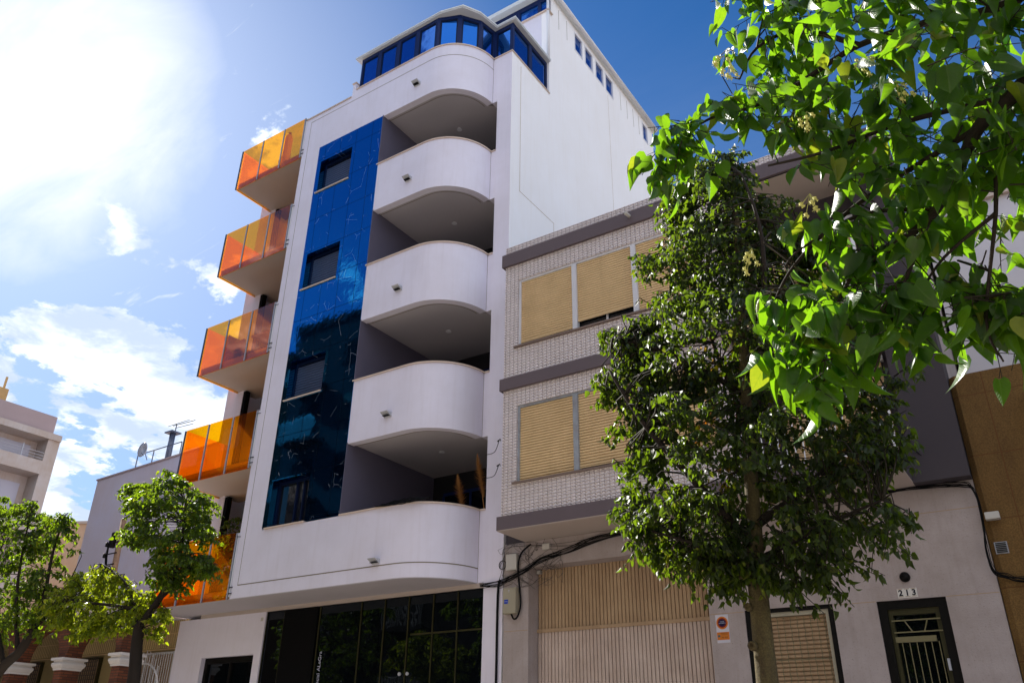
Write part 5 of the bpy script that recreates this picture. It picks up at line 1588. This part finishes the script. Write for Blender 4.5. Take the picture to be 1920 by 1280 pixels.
    for z in (7.6, 8.0, 8.4):
        g.tube([(-28.6, 16.9, z), (-29.15, 16.8, z - 0.05)], 0.025, 6)
        g.lathe((-29.15, 16.8, z - 0.08), [(0.03, -0.08), (0.07, -0.05), (0.05, 0.0), (0.07, 0.05), (0.02, 0.1)], 10)
    g.box(-29.0, -28.85, 16.8, 16.95, 8.2, 8.75)
    g.build('insulators', 'dark_metal', t)
    g = MB()
    for k in range(3): g.tube(spline([(-29.0, 16.8, 8.6), (-29.15 + 0.05 * k, 16.85, 7.9), (-28.85 + 0.04 * k, 16.88, 6.8), (-28.75, 16.9, 5.0)], 4), 0.018, 5)
    g.build('wires', 'black_cable', t, smooth=True)

    # low beige wall behind and an ochre house
    t = thing('low_beige_building', 'low peach coloured building between the corner flats and the lilac wall', 'building', (-50, 27, 0))
    MB().prism_xz([(-60, 0), (-44, 0), (-44, 13.1), (-60, 15.0)], 26, 34).build('wall', 'low_wall', t)
    MB().prism_xz([(-60, 15.0), (-44, 13.1), (-44, 13.25), (-60, 15.15)], 25.9, 34).build('parapet', 'far_beige', t)
    t = thing('ochre_house', 'small ochre rooftop house peeping beside the lilac wall', 'house', (-48.5, 30, 0))
    MB().box(-52.5, -46, 29, 36, 0, 16.0).build('wall', 'ochre_wall', t)
    MB().box(-52.7, -45.8, 28.8, 36.2, 16.0, 16.15).build('roof', 'far_pink', t)
    t = thing('roof_aerial', 'thin T shaped aerial on the ochre rooftop house', 'antenna', (-51.3, 29.3, 16.1))
    MB().tube([(-51.3, 29.3, 16.1), (-51.3, 29.3, 17.4)], 0.05, 6).tube([(-52.0, 29.3, 17.35), (-50.4, 29.3, 17.4)], 0.05, 6).build('mast', 'dark_metal', t)

    # corner apartment block across the side street, its long face towards +X
    T = thing('corner_apartment_block', 'pinkish beige flats with recessed balconies at the far left edge', 'apartment building', (-50, 12, 0))
    X = -45.0
    MB().box(X - 9, X - 1.2, 2, 21.4, 0, 18.2).build('wall', 'far_beige', T)
    m = MB()
    m.box(X - 1.0, X - 0.3, 2, 21.5, 17.2, 18.25)
    m.build('attic_wall', 'far_pink', T)
    m = MB()
    m.box(X - 1.2, X, 2, 21.9, 16.85, 17.2)                 # cornice
    m.box(X - 1.2, X - 0.1, 21.25, 21.9, 9, 16.85)          # end pier
    for z in (8.75, 11.8, 14.85): m.box(X - 1.2, X - 0.02, 2, 21.25, z, z + 0.72)
    m.box(X - 1.2, X - 0.3, 2, 21.25, 0, 8.75)
    m.build('balcony_front', 'far_beige', T)
    for z0 in (12.5, 15.55):
        for y0, y1 in ((19.2, 20.9), (14, 16.5)):
            w = MB().box(X - 1.2, X - 1.12, y0, y1, z0, z0 + (1.9 if z0 < 15 else 1.0)).build('roller_blind', 'far_blind', T)
        g = MB()
        for k in range(3): g.tube([(X - 0.06, 2, z0 + 0.15 + k * 0.16), (X - 0.06, 21.2, z0 + 0.15 + k * 0.16)], 0.016, 5)
        for y in (4, 8, 12, 16, 20): g.box(X - 0.09, X - 0.03, y, y + 0.05, z0, z0 + 0.7)
        g.build('railing', 'aluminium', T)
    g = MB().tube([(X - 0.5, 18.4, 18.2), (X - 0.5, 18.4, 19.6)], 0.06, 6).box(X - 0.7, X - 0.3, 17.9, 18.6, 18.25, 18.9)
    g.build('chimney', 'ochre_wall', T)


left_side()


# ------------------------------------------------------------------ buildings behind the camera (seen in reflections)
def opposite():
    specs = [(-60, -42, 17.0, 'opp_cream', 'cream'), (-42, -33, 21.0, 'opp_brick', 'brick red'), (-33, -20, 22.6, 'opp_grey', 'grey'), (-20, -12, 18.0, 'opp_cream', 'cream'),
             (-12, 2, 18.0, 'opp_cream', 'pale cream'), (2, 16, 15.0, 'opp_cream', 'light grey')]
    labs = ['cream flats farthest left across the street', 'reddish brick flats across the street seen in the marble', 'tallest grey flats across the street', 'narrow cream flats across the street before the tower',
            'cream flats across the street behind the viewer', 'low cream flats at the right end across the street']
    y = -3.3
    for (x0, x1, h, mat, nm), lab in zip(specs, labs):
        T = thing('opposite_building', lab, 'apartment building', ((x0 + x1) / 2, y - 4, 0), 'flats along the opposite side')
        MB().box(x0 + 0.01, x1 - 0.01, y - 9, y, 0, h).build('wall', mat, T)
        MB().box(x0, x1, y - 9.1, y + 0.12, h, h + 0.35).box((x0 + x1) / 2 - 2, (x0 + x1) / 2 + 1.5, y - 6, y - 2, h + 0.35, h + 2.2).build('roof', mat, T)
        n = int(h // 3.05)
        for f in range(n):
            z = 0.6 + f * 3.05
            xx = x0 + 1.0
            j = 0
            while xx < x1 - 2.2:
                if f > 0 and j % 2 == 0:
                    b = MB().box(xx - 0.3, xx + 2.1, y, y + 0.9, z - 0.25, z - 0.08).build('balcony', mat, T)
                    g = MB().box(xx - 0.3, xx + 2.1, y + 0.86, y + 0.9, z + 0.9, z + 0.95)
                    for q in range(17): g.box(xx - 0.28 + q * 0.148, xx - 0.25 + q * 0.148, y + 0.87, y + 0.89, z - 0.08, z + 0.9)
                    g.build('railing', 'opp_rail', b)
                w = MB().box(xx, xx + 1.5, y, y + 0.02, z + (0 if j % 2 == 0 else 0.8), z + 2.1).build('window', 'opp_glass' if (f + j) % 3 else 'opp_blinds', T)
                xx += 2.9; j += 1


opposite()
scene.cycles.max_bounces = 8
scene.cycles.transparent_max_bounces = 24
scene.cycles.use_denoising = True
